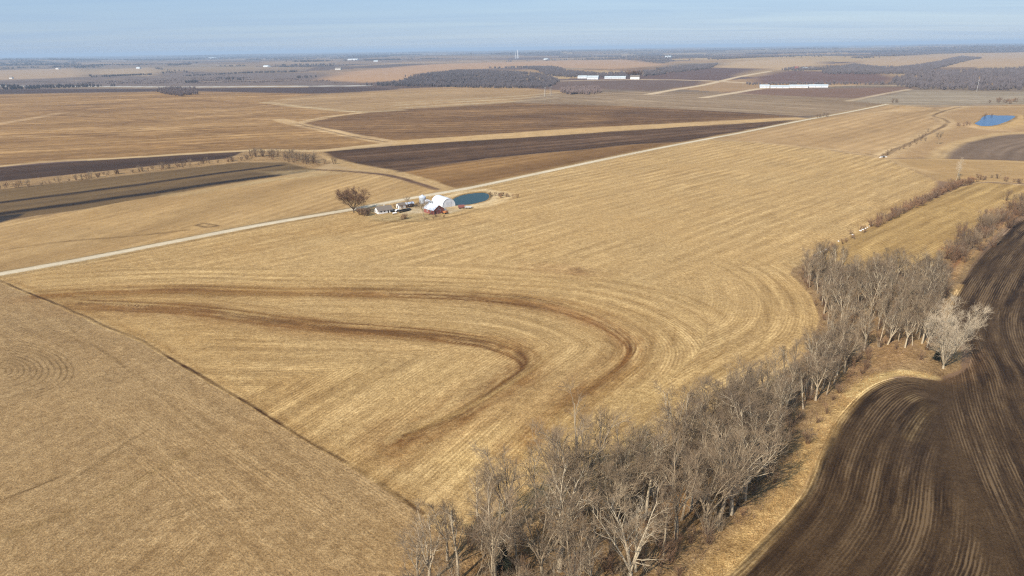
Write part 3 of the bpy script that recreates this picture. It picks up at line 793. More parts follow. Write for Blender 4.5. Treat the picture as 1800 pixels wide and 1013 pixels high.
# --- build the meshes: faces go to the class of their corner -----------------------------
gz = height(gx, gy)
ids = np.arange(nA * nR).reshape(nR, nA)
quads = np.stack([ids[:-1, :-1], ids[:-1, 1:], ids[1:, 1:], ids[1:, :-1]], -1).reshape(-1, 4)
qc = CID[quads[:, 2]]
VALL = np.stack([gx, gy, gz], 1)
GUIDE = {}


def guide(k, pts):
    if k not in GUIDE: GUIDE[k] = pl(pts)
    return GUIDE[k]


def row_coord(spec, X, Y):
    if spec is None: return np.zeros(len(X))
    if spec[0] == 'lin':
        a, b_ = pl([spec[1], spec[2]])
        d = (b_ - a) / np.linalg.norm(b_ - a)
        return (X - a[0]) * -d[1] + (Y - a[1]) * d[0]
    if spec[0] == 'dist':
        return dist_line(X, Y, pl(spec[1]))
    if spec[0] == 'main':
        d1 = dist_line(X, Y, pl(BAND_A + [(850, 880), (740, 1000), (600, 1150)]))
        a, b_ = pl([(1250, 505), (1500, 388)])
        d = (b_ - a) / np.linalg.norm(b_ - a)
        d2 = (X - a[0]) * -d[1] + (Y - a[1]) * d[0]
        d3 = dist_line(X, Y, pl(LOBE))
        pa, pb, pc = pl([(900, 470), (1150, 500), (1290, 600)])
        # smooth hand-over between the three working directions
        far_line = pl([(-100, 470), (500, 470), (900, 462), (1150, 500), (1330, 470)])
        side = dist_line(X, Y, far_line, True)
        wf = np.clip(side / 40 + 0.5, 0, 1)
        return np.where(wf > 0.5, d2, np.where(d3 < d1 * 1.0, d3 + 300, d1))
    if spec[0] == 'stub':
        e = dist_line(X, Y, pl(EDGE01))
        a, b_ = pl([(0, 985), (330, 760)])
        d = (b_ - a) / np.linalg.norm(b_ - a)
        d2 = (X - a[0]) * -d[1] + (Y - a[1]) * d[0]
        c = pl([(2, 652)])[0]
        d3 = np.hypot(X - c[0], Y - c[1])
        return np.where(e < 34, e, np.where(d3 < 24, d3 * 1.6, d2 + 1000))
    if spec[0] == 'plough':
        dl = dist_line(X, Y, pl(PL_LEFT)); dr = dist_line(X, Y, pl(PL_RIGHT))
        s = dist_line(X, Y, pl([(1900, 1250), (1800, 1080), (1715, 900), (1650, 770), (1660, 668), (1640, 560), (1700, 440), (1800, 360)]), True)
        return np.where(s > 0, dl, dr + 400)
    return np.zeros(len(X))


for ci, C in enumerate(CLS):
    q = quads[qc == ci]
    if len(q) == 0: continue
    used, inv = np.unique(q.ravel(), return_inverse=True)
    me = np_mesh(C['name'], VALL[used], inv[..., None].reshape(-1, 4)[:, ::-1], 4, GROUND, True)
    n = len(used)
    a1 = me.attributes.new('albedo', 'FLOAT_COLOR', 'POINT')
    a1.data.foreach_set('color', np.concatenate([A[used], np.ones((n, 1))], 1).astype(np.float32).ravel())
    rc = row_coord(C['rows'], gx[used], gy[used])
    a2 = me.attributes.new('row', 'FLOAT', 'POINT')
    a2.data.foreach_set('value', rc.astype(np.float32))
    p = np.zeros((n, 4), np.float32)
    p[:, :3] = C['par']
    if C['rows'] and C['rows'][0] in ('main', 'stub', 'plough'):
        nn_ = fbm(gx[used], gy[used], 38, 211) * 0.6 + fbm(gx[used], gy[used], 12, 215) * 0.4
        p[:, 0] *= np.clip(0.35 + 3.0 * (nn_ - 0.3), 0.35, 1.5)
    if C['rows'] and C['rows'][0] == 'plough':
        s_ = dist_line(gx[used], gy[used], pl([(1800, 1080), (1715, 900), (1650, 770), (1655, 700), (1660, 660)]))
        p[:, 0] *= np.clip((s_ - 0.5) / 5, 0.1, 1)
    p[:, 3] = 2 * math.pi / C['period']
    a3 = me.attributes.new('par', 'FLOAT_COLOR', 'POINT')
    a3.data.foreach_set('color', p.ravel())
    o = obj(C['name'], me)
    tag(o, C['label'], 'farmland' if 'road' not in C['name'] and 'lane' not in C['name'] and 'highway' not in C['name'] else 'road', None, 'structure')

# land behind and beside the camera, coarse
az2 = np.radians(np.linspace(52, 308, 90))
r2 = np.array([0.9, 20, 60, 150, 300, 600, 1200, 2500, 5000, 10000, 20000, 41000.])
x2 = (r2[:, None] * np.sin(az2)[None]).ravel(); y2 = (r2[:, None] * np.cos(az2)[None]).ravel()
z2 = height(x2, y2)
i2 = np.arange(len(x2)).reshape(len(r2), len(az2))
q2 = np.stack([i2[:-1, :-1], i2[1:, :-1], i2[1:, 1:], i2[:-1, 1:]], -1).reshape(-1, 4)[:, ::-1]
me = np_mesh('ground', np.stack([x2, y2, z2], 1), q2, 4, GROUND, True)
a1 = me.attributes.new('albedo', 'FLOAT_COLOR', 'POINT')
a1.data.foreach_set('color', np.tile(np.append(alb((170, 138, 98)), 1), (len(x2), 1)).astype(np.float32).ravel())
a2 = me.attributes.new('row', 'FLOAT', 'POINT')
a3 = me.attributes.new('par', 'FLOAT_COLOR', 'POINT')
a3.data.foreach_set('color', np.tile([0.0, 0.25, 0.2, 1], (len(x2), 1)).astype(np.float32).ravel())
tag(obj('ground', me), 'tan farmland outside the edges of the photograph', 'farmland', None, 'structure')

# ------------------------------------------------------------------ ponds
def water_mat(col):
  wm, wt, wb = mat_new('pond_water')
  wb.inputs['Base Color'].default_value = (*col, 1)
  wb.inputs['Roughness'].default_value = 0.15
  wb.inputs['Specular IOR Level'].default_value = 0.05
  wb.inputs['IOR'].default_value = 1.33
  wn = wt.nodes.new('ShaderNodeTexNoise'); wn.inputs['Scale'].default_value = 1.3; wn.inputs['Detail'].default_value = 3
  wg = wt.nodes.new('ShaderNodeNewGeometry'); wt.links.new(wg.outputs['Position'], wn.inputs['Vector'])
  wbp = wt.nodes.new('ShaderNodeBump'); wbp.inputs['Strength'].default_value = 0.35; wbp.inputs['Distance'].default_value = 0.15
  wt.links.new(wn.outputs['Fac'], wbp.inputs['Height']); wt.links.new(wbp.outputs[0], wb.inputs['Normal'])
  return wm


for (P, z), lab in zip(PONDS, ('dark teal pond beside the white arched shed at the farmstead', 'bright blue pond in the pasture at the far right')):
    me = bpy.data.meshes.new('pond_water')
    c = P.mean(0)
    P2 = c + (P - c) * 1.04
    me.from_pydata([(x, y, z - 0.02) for x, y in P2], [], [tuple(range(len(P2)))])
    me.materials.append(water_mat((0.022, 0.05, 0.05) if 'teal' in lab else (0.012, 0.075, 0.19)))
    if me.polygons[0].normal.z < 0: me.flip_normals()
    tag(obj('pond_water', me), lab, 'pond', None, 'structure')

exec_tail = True

# ------------------------------------------------------------------ bare trees
M_BARK = simple_mat('grey_bark', alb((234, 219, 192)), 0.9, 0.15, 2.0, c2=alb((182, 164, 138)))
M_TWIG = simple_mat('grey_twigs', alb((178, 156, 128)), 0.9, 0.1, 0.4, c2=alb((124, 104, 84)))
M_PALE = simple_mat('pale_bark', alb((216, 202, 176)), 0.9, 0.12, 2.0)
M_PALETW = simple_mat('pale_twigs', alb((222, 206, 182)), 0.9, 0.1, 0.4)
M_BROWN = simple_mat('brown_twigs', alb((142, 106, 76)), 0.9, 0.12, 0.4, c2=alb((118, 90, 70)))
M_RUST = simple_mat('rust_brush', alb((172, 132, 98)), 0.95, 0.15, 0.5, c2=alb((146, 126, 108)))
M_DKBARK = simple_mat('dark_bark', alb((96, 78, 62)), 0.9, 0.15, 2.0)
M_CEDAR = simple_mat('cedar_needles', alb((58, 66, 40)), 0.9, 0.2, 1.0, c2=alb((50, 54, 36)))


def nrm(v):
    return v / (np.linalg.norm(v) + 1e-9)


class Tree:
    def __init__(s, seed):
        s.rng = np.random.RandomState(seed)
        s.V = []; s.F = []            # tubes
        s.cb = []                     # cones: base, tip, radius

    def path(s, p, d, L, n, up, jit):
        pts = [np.array(p, float)]
        d = nrm(np.array(d, float))
        for i in range(n):
            d = nrm(d + np.array([0, 0, up]) + jit * s.rng.normal(size=3))
            pts.append(pts[-1] + d * L / n)
        return pts

    def tube(s, pts, r0, r1, k=5):
        n = len(pts); o = len(s.V)
        for i, p in enumerate(pts):
            d = nrm(pts[min(i + 1, n - 1)] - pts[max(i - 1, 0)])
            a = nrm(np.cross(d, [0.3, 0.9, 0.1])); b = np.cross(d, a)
            r = r0 + (r1 - r0) * i / (n - 1)
            for j in range(k):
                t = 2 * math.pi * j / k
                s.V.append(p + r * (math.cos(t) * a + math.sin(t) * b))
        for i in range(n - 1):
            for j in range(k):
                s.F.append((o + i * k + j, o + i * k + (j + 1) % k, o + (i + 1) * k + (j + 1) % k, o + (i + 1) * k + j))

    def along(s, pts, t):
        f = t * (len(pts) - 1); i = min(int(f), len(pts) - 2); u = f - i
        return pts[i] * (1 - u) + pts[i + 1] * u, nrm(pts[i + 1] - pts[i])

    def side(s, d, ang):
        """a direction at angle ang from d"""
        q = nrm(np.cross(d, s.rng.normal(size=3)))
        return nrm(d * math.cos(ang) + q * math.sin(ang))

    def twigs(s, pts, n, L, r, nn=3, up=0.15):
        for _ in range(n):
            p, d = s.along(pts, s.rng.uniform(0.2, 1.0))
            d2 = nrm(s.side(d, s.rng.uniform(0.4, 0.9)) + np.array([0, 0, up]))
            l = L * s.rng.uniform(0.6, 1.25)
            q = p + d2 * l
            s.cb.append((p, q, r))
            for _ in range(nn):
                t = s.rng.uniform(0.25, 1.0)
                d3 = nrm(s.side(d2, s.rng.uniform(0.3, 0.8)) + np.array([0, 0, up]))
                s.cb.append((p + d2 * l * t, p + d2 * l * t + d3 * l * s.rng.uniform(0.45, 0.8), r * 0.65))

    def limb(s, p, d, L, r, nb, nt, nn, tl, tr, up=0.09, jit=0.1):
        pts = s.path(p, d, L, 5, up, jit)
        s.tube(pts, r, r * 0.3, 4)
        s.twigs(pts[-2:], 3, tl, tr, nn)
        for _ in range(nb):
            t = s.rng.uniform(0.25, 1.0)
            p2, d2 = s.along(pts, t)
            L2 = L * s.rng.uniform(0.35, 0.6) * (1.15 - 0.5 * t)
            pb = s.path(p2, s.side(d2, s.rng.uniform(0.45, 0.95)), L2, 3, up, jit)
            s.tube(pb, max(r * 0.42 * (1 - 0.5 * t), 0.022), 0.016, 3)
            s.twigs(pb, nt, tl, tr, nn)

    def build(s, name, label, cat, group, mb, mt):
        root = empty(name, (0, 0, 0), 0, label, cat, group)
        obj('trunk', np_mesh('trunk', np.array(s.V), np.array(s.F), 4, mb, True), root)
        obj('crown', cones_mesh('crown', s.cb, mt), root)
        return root


def cones_mesh(name, cb, mat):
    B = np.array([c[0] for c in cb]); T = np.array([c[1] for c in cb]); R = np.array([c[2] for c in cb])
    d = T - B; d /= np.linalg.norm(d, axis=1)[:, None] + 1e-9
    a = np.cross(d, [0.31, 0.87, 0.17]); a /= np.linalg.norm(a, axis=1)[:, None] + 1e-9
    b = np.cross(d, a)
    vs = []
    for j in range(3):
        t = 2 * math.pi * j / 3
        vs.append(B + R[:, None] * (math.cos(t) * a + math.sin(t) * b))
    V = np.stack(vs + [T], 1).reshape(-1, 3)
    o = np.arange(len(B))[:, None, None] * 4
    F = (np.array([[0, 1, 3], [1, 2, 3], [2, 0, 3]])[None] + o).reshape(-1, 3)
    return np_mesh(name, V, F, 3, mat, False)


def tree_pole(seed, H, W):
    t = Tree(seed); g = t.rng
    lean = g.normal(size=2) * 0.05
    tr = t.path((0, 0, -0.4), (lean[0], lean[1], 1), H * 0.88, 8, 0.05, 0.045)
    t.tube(tr, H * 0.0155 + 0.06, 0.06, 6)
    for i in range(17):
        f = 0.4 + 0.58 * (i + g.uniform(0, 1)) / 17
        p, d = t.along(tr, f)
        L = W * (1.05 - 0.55 * f) * g.uniform(0.7, 1.25)
        az = g.uniform(0, 6.28); el = g.uniform(0.6, 1.2)
        t.limb(p, (math.cos(az) * math.cos(el), math.sin(az) * math.cos(el), math.sin(el)), L, 0.05 + 0.07 * (1 - f), 4, 4, 2, 1.35, 0.022, 0.2, 0.12)
    return t


def tree_vase(seed, H, W, n=5, fork=0.27, nl=8, nb=4, nt=4, tr=0.023, tl=1.4, rs=1.0):
    t = Tree(seed); g = t.rng
    st = t.path((0, 0, -0.4), (g.normal() * .04, g.normal() * .04, 1), H * fork, 4, 0.03, 0.03)
    r = (H * 0.019 + 0.06) * rs
    t.tube(st, r * 1.15, r * 0.85, 7)
    for k in range(n):
        az = 2 * math.pi * (k + g.uniform(-.3, .3)) / n
        out = g.uniform(0.22, 0.5) * (W / (0.55 * H))
        ld = t.path(st[-1], (math.cos(az) * out, math.sin(az) * out, 1), H * (1 - fork) * g.uniform(0.8, 1.0), 7, 0.0, 0.07)
        t.tube(ld, r * 0.55, 0.04, 5)
        for i in range(nl):
            f = 0.18 + 0.8 * (i + g.uniform(0, 1)) / nl
            p, d = t.along(ld, f)
            d2 = nrm(t.side(d, g.uniform(0.5, 1.0)) + np.array([math.cos(az), math.sin(az), 0.3]) * 0.35)
            t.limb(p, d2, W * 0.42 * (1.15 - 0.6 * f) * g.uniform(0.7, 1.25), (0.10 * (1.1 - f) + 0.025) * rs, nb, nt, 3, tl, tr, 0.08, 0.12)
    return t


def tree_shrub(seed, H, W, ns=16, tr=0.02, nt=5, tl=0.8):
    t = Tree(seed); g = t.rng
    for k in range(ns):
        az = g.uniform(0, 6.28); o = g.uniform(0, 0.18) * W; out = g.uniform(0.1, 0.75) * W / H
        pts = t.path((math.cos(az) * o, math.sin(az) * o, -0.2), (math.cos(az) * out, math.sin(az) * out, 1), H * g.uniform(0.6, 1.0), 4, 0.0, 0.1)
        t.tube(pts, 0.045, 0.015, 3)
        t.twigs(pts, nt, tl, tr, 3, 0.25)
        t.twigs(pts[-2:], nt, tl, tr, 3, 0.3)
    return t


RT = random.Random(11)
G_WOOD = 'bare trees of the creek wood'
LAB_WOOD = 'grey bare tree standing in the creek wood between hay field and ploughed field'
protos = []
for i in range(4):
    protos.append(tree_pole(20 + i, RT.uniform(13, 18), RT.uniform(4.4, 6.0)).build('bare_tree', LAB_WOOD, 'tree', G_WOOD, M_BARK, M_TWIG))
for i in range(3):
    protos.append(tree_vase(40 + i, RT.uniform(16, 19), RT.uniform(9, 11), 5, RT.uniform(.22, .32)).build('bare_tree', LAB_WOOD, 'tree', G_WOOD, M_BARK, M_TWIG))
p_vase = protos[4:]
p_pole = protos[:4]
p_big = tree_vase(82, 24, 13, 8, 0.07, 13, 6, 5, 0.021, 1.7, 0.75).build('cottonwood_tree', 'huge pale bare cottonwood spreading over the edge of the ploughed field', 'tree', None, M_PALE, M_PALETW)
p_brown = tree_vase(78, 20, 21, 9, 0.14, 12, 7, 6, 0.045, 1.5, 0.9).build('bare_tree', 'large round brown bare tree by the gravel road left of the white house', 'tree', None, M_DKBARK, M_BROWN)
p_pale = tree_pole(79, 16, 5).build('pale_tree', 'white-barked slender tree leaning at the bottom edge of the wood', 'tree', None, M_PALE, M_PALETW)
G_BRUSH = 'brush shrubs under the creek trees'
LAB_BRUSH = 'rusty leafless shrub under the creek trees'
p_shr = []
for i in range(4):
    p_shr.append(tree_shrub(90 + i, RT.uniform(3.2, 5.4), RT.uniform(2.6, 3.8), 15, 0.022, 5, 0.85).build('brush_shrub', LAB_BRUSH, 'shrub', G_BRUSH, M_BROWN, M_RUST))
LAB_TH = 'tangled grey-brown thicket bush among the creek trees'
p_thk = []
for i in range(4):
    p_thk.append(tree_shrub(150 + i, RT.uniform(6, 9), RT.uniform(4.2, 5.6), 20, 0.024, 6, 1.15).build('thicket_bush', LAB_TH, 'bush', 'thicket among the creek trees', M_BARK, M_TWIG))
USED = set()


def put(proto, loc, rz=None, sc=1.0, label=None, group=None, tilt=None):
    rz = RT.uniform(0, 6.28) if rz is None else rz
    if proto.name in USED:
        return dup(proto, loc, rz, sc, label, group, tilt)
    USED.add(proto.name)
    proto.location = loc; proto.rotation_euler = (tilt[0] if tilt else 0, tilt[1] if tilt else 0, rz); proto.scale = (sc, sc, sc)
    if label: proto['label'] = label
    if group: proto['group'] = group
    return proto


def pt(x, y):
    return Vector((x, y, height(x, y)))


# hand-placed trees that stand out in the photograph
put(p_big, at(1658, 648), 2.3, 0.92)
put(p_brown, at(622, 374), 0.3, 0.8)
put(p_vase[0], at(1023, 905), 0.2, 1.58, 'big vase-shaped bare tree at the field edge of the wood, several upright stems', None)
put(p_vase[1], at(984, 986), 2.0, 1.45, 'twin-stemmed tall bare tree beside the big vase-shaped tree', None)
put(p_pale, at(1118, 1000), 1.0, 1.0, tilt=(0.0, 0.16))
put(p_pale, at(1085, 915), 2.0, 0.95, 'white-barked slender tree upright in the open middle of the wood', None)
put(p_vase[2], at(786, 985), 0.0, 0.75, 'small dark forked tree at the bottom left end of the wood', None)
put(p_pole[0], at(846, 965), 0.5, 0.85, 'thin bare tree beside the small dark forked tree at the left end of wood', None)

WOODP = pl([(790, 950), (870, 918), (955, 886), (1095, 845), (1195, 786), (1325, 700), (1410, 645), (1450, 600), (1452, 560), (1432, 520), (1405, 484), (1440, 462), (1520, 490), (1600, 492), (1645, 486), (1660, 510), (1645, 560), (1648, 600), (1610, 622), (1540, 618), (1490, 640), (1450, 690), (1415, 735), (1380, 800), (1340, 850), (1300, 905), (1200, 985), (1140, 1050), (1000, 1180), (720, 1230), (730, 1060)])
trees_xy = [(o.location.x, o.location.y) for o in (p_big,)] + [tuple(at(*q)[:2]) for q in ((1020, 900), (1000, 985), (1118, 1000), (1085, 915), (786, 985), (846, 965))]
bx0, by0 = WOODP.min(0); bx1, by1 = WOODP.max(0)
GLADE = pl([(1140, 905), (1170, 850), (1195, 850), (1195, 905), (1170, 945)])
GL2 = pl([(1460, 640), (1540, 600), (1640, 620), (1560, 650)])
tries = 0; ntree = 0
while ntree < 290 and tries < 14000:
    tries += 1
    x = RT.uniform(bx0, bx1); y = RT.uniform(by0, by1)
    if not inpoly(np.array([x]), np.array([y]), WOODP)[0]: continue
    if inpoly(np.array([x]), np.array([y]), GLADE)[0] or inpoly(np.array([x]), np.array([y]), GL2)[0]: continue
    dens = float(fbm(x, y, 22, 5))
    far_part = min(max((y - 150) / 60, 0), 1)
    md = 2.7 + 4.5 * max(0, 0.5 - dens) * 2 + (2.6 if y < 120 else 0)
    if any((x - a) ** 2 + (y - b) ** 2 < md * md for a, b in trees_xy): continue
    trees_xy.append((x, y)); ntree += 1
    k = RT.random()
    pr = RT.choice(p_pole) if k < 0.62 else RT.choice(p_vase)
    sc = (RT.uniform(0.8, 1.4) if x < 70 else RT.uniform(0.8, 1.2)) * (0.95 if pr in p_vase else 1.0) * (0.8 if y > 170 else 1)
    if y > 170 and x < 75:
        lab, gr_ = 'grey bare tree in the far bend of the wood beside the hay field', 'bare trees in the far bend of the wood'
    elif y > 170:
        lab, gr_ = 'grey bare tree in the far block of wood near the pale cottonwood', 'bare trees near the pale cottonwood'
    elif x > 45:
        lab, gr_ = 'grey bare tree in the dense middle of the creek wood', 'bare trees in the dense middle of the wood'
    else:
        lab, gr_ = 'grey bare tree in the open near end of the creek wood', 'bare trees in the near end of the wood'
    put(pr, pt(x, y), None, sc, lab, gr_, (RT.gauss(0, 0.04), RT.gauss(0, 0.04)))
# brush under and along the trees
BRUSHP = pl([(760, 965), (850, 925), (960, 893), (1100, 855), (1200, 795), (1330, 705), (1420, 620), (1443, 560), (1428, 520), (1395, 480), (1430, 448), (1520, 480), (1640, 476), (1700, 445), (1665, 520), (1655, 590), (1630, 635), (1540, 640), (1500, 668), (1450, 735), (1405, 800), (1350, 880), (1240, 985), (1100, 1100), (720, 1180)])
cx0, cy0 = BRUSHP.min(0); cx1, cy1 = BRUSHP.max(0)
nb = 0; bxy = []
while nb < 290:
    x = RT.uniform(cx0, cx1); y = RT.uniform(cy0, cy1)
    if not inpoly(np.array([x]), np.array([y]), BRUSHP)[0]: continue
    if any((x - a) ** 2 + (y - b) ** 2 < 4 for a, b in bxy): continue
    bxy.append((x, y)); nb += 1
    if y > 170:
        lab, gr_ = 'rusty leafless shrub under the trees of the far block of wood', 'brush under the far block of wood'
    else:
        lab, gr_ = 'rusty leafless shrub under the near trees of the creek wood', 'brush under the near trees'
    put(RT.choice(p_shr), pt(x, y), None, RT.uniform(0.5, 1.15), lab, gr_)

nb = 0
while nb < 150:
    x = RT.uniform(bx0, bx1); y = RT.uniform(by0, by1)
    if not inpoly(np.array([x]), np.array([y]), WOODP)[0]: continue
    if y < 115 and RT.random() < 0.6: continue
    if inpoly(np.array([x]), np.array([y]), GLADE)[0] and RT.random() < 0.7: continue
    if inpoly(np.array([x]), np.array([y]), GL2)[0]: continue
    nb += 1
    if y > 170:
        lab, gr_ = 'tangled grey-brown bush among the trees of the far block of wood', 'thicket in the far block of wood'
    else:
        lab, gr_ = 'tangled grey-brown bush among the near trees of the creek wood', 'thicket among the near trees'
    put(RT.choice(p_thk), pt(x, y), None, RT.uniform(0.55, 1.15) * (0.85 if y > 170 else 1), lab, gr_)

# --- ditch and hedge brush, scattered along lines --------------------------------------------


def along_line(pts, n, width, protos_, s0, s1, label, group):
    P = pl(pts)
    seg = np.linalg.norm(np.diff(P, axis=0), axis=1); cum = np.concatenate([[0], np.cumsum(seg)])
    for k in range(n):
        t = cum[-1] * (k + RT.random()) / n
        i = min(np.searchsorted(cum, t) - 1, len(seg) - 1); i = max(i, 0)
        u = (t - cum[i]) / seg[i]
        p = P[i] * (1 - u) + P[i + 1] * u
        x = p[0] + RT.gauss(0, width); y = p[1] + RT.gauss(0, width)
        put(RT.choice(protos_), pt(x, y), None, RT.uniform(s0, s1), label, group)


p_grey = [tree_shrub(120 + i, 6.5, 4.5, 16, 0.026, 6, 1.2).build('bare_bush', 'grey-brown bare shrub in the ditch', 'shrub', 'ditch shrubs', M_BROWN, M_TWIG) for i in range(2)]
p_rbr = [tree_shrub(130 + i, 5.0, 4.0, 16, 0.03, 6, 1.1).build('ditch_shrub', 'reddish-brown bare shrub in the ditch', 'shrub', 'ditch shrubs', M_BROWN, M_RUST) for i in range(2)]
along_line([(1530, 393), (1570, 377), (1620, 352), (1660, 332), (1700, 315)], 120, 1.9, p_rbr, 0.6, 1.1, 'reddish-brown shrub in the ditch between hay field and strip field', 'shrubs in the ditch beside the strip field')
along_line([(1432, 446), (1470, 428), (1530, 394)], 18, 1.5, p_rbr, 0.3, 0.6, 'low brown shrub beside the pale stones in the ditch', 'low shrubs by the pale stones')
along_line([(1668, 462), (1690, 440), (1720, 418), (1750, 396), (1795, 368)], 85, 3.4, p_grey + p_rbr, 0.8, 1.55, 'grey-brown shrub in the hedge between strip field and ploughed field', 'shrubs of the hedge by the ploughed field')
along_line([(1700, 318), (1740, 314), (1800, 322), (1850, 328)], 24, 3, p_rbr, 0.5, 0.9, 'brown shrub in the hedge at the right edge above the strip field', 'shrubs above the strip field')
along_line([(1788, 345), (1800, 375), (1790, 360), (1840, 360)], 12, 4, p_grey, 0.8, 1.4, 'grey bare shrub at the right edge beside the strip field corner', 'shrubs at the strip field corner')
along_line([(0, 332), (60, 326), (200, 307), (320, 293), (440, 280)], 70, 4, p_rbr + p_grey, 0.4, 1.0, 'small brown shrub along the ditch at left below the dark ploughed strip', 'shrubs along the left ditch')
along_line([(440, 276), (480, 274), (530, 284), (575, 290)], 46, 7, p_grey, 0.7, 1.5, 'bare grey shrub in the thicket where the left ditch meets the field corner', 'shrubs of the ditch corner thicket')
along_line([(870, 344), (885, 346), (900, 345)], 12, 2.5, p_rbr, 0.4, 0.7, 'brown brush on the bank right of the farm pond', 'brush on the farm pond bank')
along_line([(1556, 277), (1600, 255), (1640, 232)], 16, 4, p_grey, 0.4, 0.8, 'small grey shrub in the ditch leading to the far pond', 'shrubs in the far pond ditch')
along_line([(1688, 222), (1702, 221)], 5, 3, p_rbr, 0.7, 1.1, 'brown bush on the left bank of the far pond', 'bushes left of the far pond')
along_line([(1733, 205), (1738, 203)], 2, 2, p_rbr, 0.8, 1.0, 'brown bush on the upper bank of the far pond', 'bushes above the far pond')
along_line([(1790, 210), (1830, 208)], 6, 4, p_rbr, 0.8, 1.3, 'brown bush on the right bank of the far pond', 'bushes right of the far pond')
along_line([(1750, 181), (1800, 180), (1860, 180)], 26, 12, p_rbr, 1.0, 1.8, 'brown scrub bush in the grey field at the far right', 'scrub in the grey field')
along_line([(1566, 181), (1574, 180)], 5, 4, p_grey, 0.9, 1.4, 'dark bush where the gravel road ends at the grey field', 'bushes at the road end')
along_line([(1432, 207), (1452, 204)], 6, 5, p_grey, 0.7, 1.1, 'dark bush on the far side of the gravel road by the grey stubble', 'bushes by the far road')
# lone trees
put(p_pale, at(1686, 312), 0.4, 1.0, 'tall pale bare tree in the hedge below the fallow field', None)
put(p_pale, at(1680, 316), 2.4, 0.85, 'second pale bare tree close beside the tall pale hedge tree', None)
put(p_vase[2], at(1650, 254), 1.0, 0.75, 'lone brown tree in the tan field left of the fallow field', None)
for q, s, lab in (((744, 381), 0.62, 'bare tree in front of the left corner of the red barn'), ((716, 366), 0.5, 'bare yard tree behind the dark trailer'), ((750, 372), 0.5, 'small bare tree close to the barn wall')):
    put(p_vase[1], at(*q), None, s, lab, None)
along_line([(632, 378), (645, 379)], 8, 1.8, p_rbr, 0.8, 1.25, 'reddish bush at the foot of the large tree by the house', 'bushes by the large tree')
along_line([(700, 366), (735, 364), (744, 362)], 9, 2, p_rbr, 0.4, 0.7, 'low bush along the road behind the farmyard', 'bushes behind the farmyard')
along_line([(706, 386), (716, 386)], 4, 1.5, p_rbr, 0.45, 0.7, 'reddish bush in the yard below the trailer', 'bushes below the trailer')
along_line([(748, 386), (778, 382)], 7, 1.5, p_rbr, 0.3, 0.55, 'low brush in front of the red barn', 'brush in front of the barn')

# cedar: dense cone of sprays
t = Tree(300)
trp = t.path((0, 0, -.2), (0, 0, 1), 5.5, 5, 0, 0.02); t.tube(trp, 0.16, 0.04, 6)
for i in range(900):
    f = t.rng.uniform(0.06, 1) ** 0.8; z = 5.6 * f; az = t.rng.uniform(0, 6.28); R_ = 1.7 * (1.05 - f) + 0.15
    p = np.array([math.cos(az) * R_ * .3, math.sin(az) * R_ * .3, z * 0.96]); q = np.array([math.cos(az) * R_, math.sin(az) * R_, z + 0.35]) + t.rng.normal(size=3) * .12
    t.cb.append((p, q, 0.12))
p_ced = t.build('cedar_tree', 'dark green cedar at the corner of the strip field', 'tree', None, M_DKBARK, M_CEDAR)
t = Tree(301)
trp = t.path((0, 0, -.2), (0, 0, 1), 2.4, 4, 0, 0.02); t.tube(trp, 0.14, 0.04, 6)
for i in range(900):
    az = t.rng.uniform(0, 6.28); f = t.rng.uniform(0.1, 1); R_ = 3.0 * math.sqrt(t.rng.uniform(0.05, 1)) * (1.1 - f * .6)
    q = np.array([math.cos(az) * R_ * 1.3, math.sin(az) * R_ * .7, 2.6 * f]); p = q * np.array([.5, .5, .8])
    t.cb.append((p, q + t.rng.normal(size=3) * .15, 0.16))
p_jun = t.build('juniper_bush', 'low wide dark green juniper at the corner of the strip field', 'shrub', None, M_DKBARK, M_CEDAR)
put(p_jun, at(1671, 446), 0, 1.0)
p_ced['label'] = 'dark green cedar among the grey trees at the near end of the wood'
put(p_ced, at(884, 1000), 1.0, 1.3, 'dark green cedar among the grey trees at the near end of the wood', None)
put(p_ced, at(1646, 634), 2.0, 0.8, 'dark cedar bush at the foot of the pale cottonwood', None)

# ------------------------------------------------------------------ undergrowth: dead stalks on the wood floor (uncountable)
rs = np.random.RandomState(3)


def stalks(name, label, poly, n, h0, h1, r, mat, seed):
    rs = np.random.RandomState(seed)
    P = pl(poly)
    x = rs.uniform(P[:, 0].min(), P[:, 0].max(), n * 4); y = rs.uniform(P[:, 1].min(), P[:, 1].max(), n * 4)
    m = inpoly(x, y, P) & (fbm(x, y, 6, 4) > 0.42)
    x = x[m][:n]; y = y[m][:n]
    z = height(x, y)
    hh = rs.uniform(h0, h1, len(x))
    B = np.stack([x, y, z - 0.05], 1); T = B + np.stack([rs.normal(0, .3, len(x)) * hh, rs.normal(0, .3, len(x)) * hh, hh], 1)
    cb = list(zip(B, T, np.full(len(x), r)))
    tag(obj(name, cones_mesh(name, cb, mat)), label, 'undergrowth', None, 'stuff')


M_STRAW = simple_mat('dead_grass', alb((206, 168, 112)), 0.95, 0.15, 0.3)
stalks('undergrowth', 'rusty dead weeds and twigs on the creek wood floor', [(765, 945), (850, 922), (950, 892), (1100, 852), (1200, 792), (1330, 702), (1425, 612), (1441, 560), (1425, 520), (1395, 480), (1430, 443), (1520, 480), (1640, 474), (1700, 445), (1665, 520), (1655, 590), (1630, 640), (1540, 648), (1500, 676), (1450, 740), (1405, 810), (1350, 890), (1240, 990), (1100, 1130), (700, 1230)], 26000, 0.4, 1.5, 0.05, M_RUST, 6)
stalks('tall_grass', 'pale tall dead grass between the wood and the ploughed field', [(1200, 1040), (1300, 950), (1385, 850), (1425, 765), (1480, 690), (1540, 650), (1640, 655), (1640, 665), (1550, 662), (1490, 712), (1440, 800), (1400, 880), (1300, 985), (1220, 1050)], 9000, 0.3, 0.9, 0.05, M_STRAW, 7)

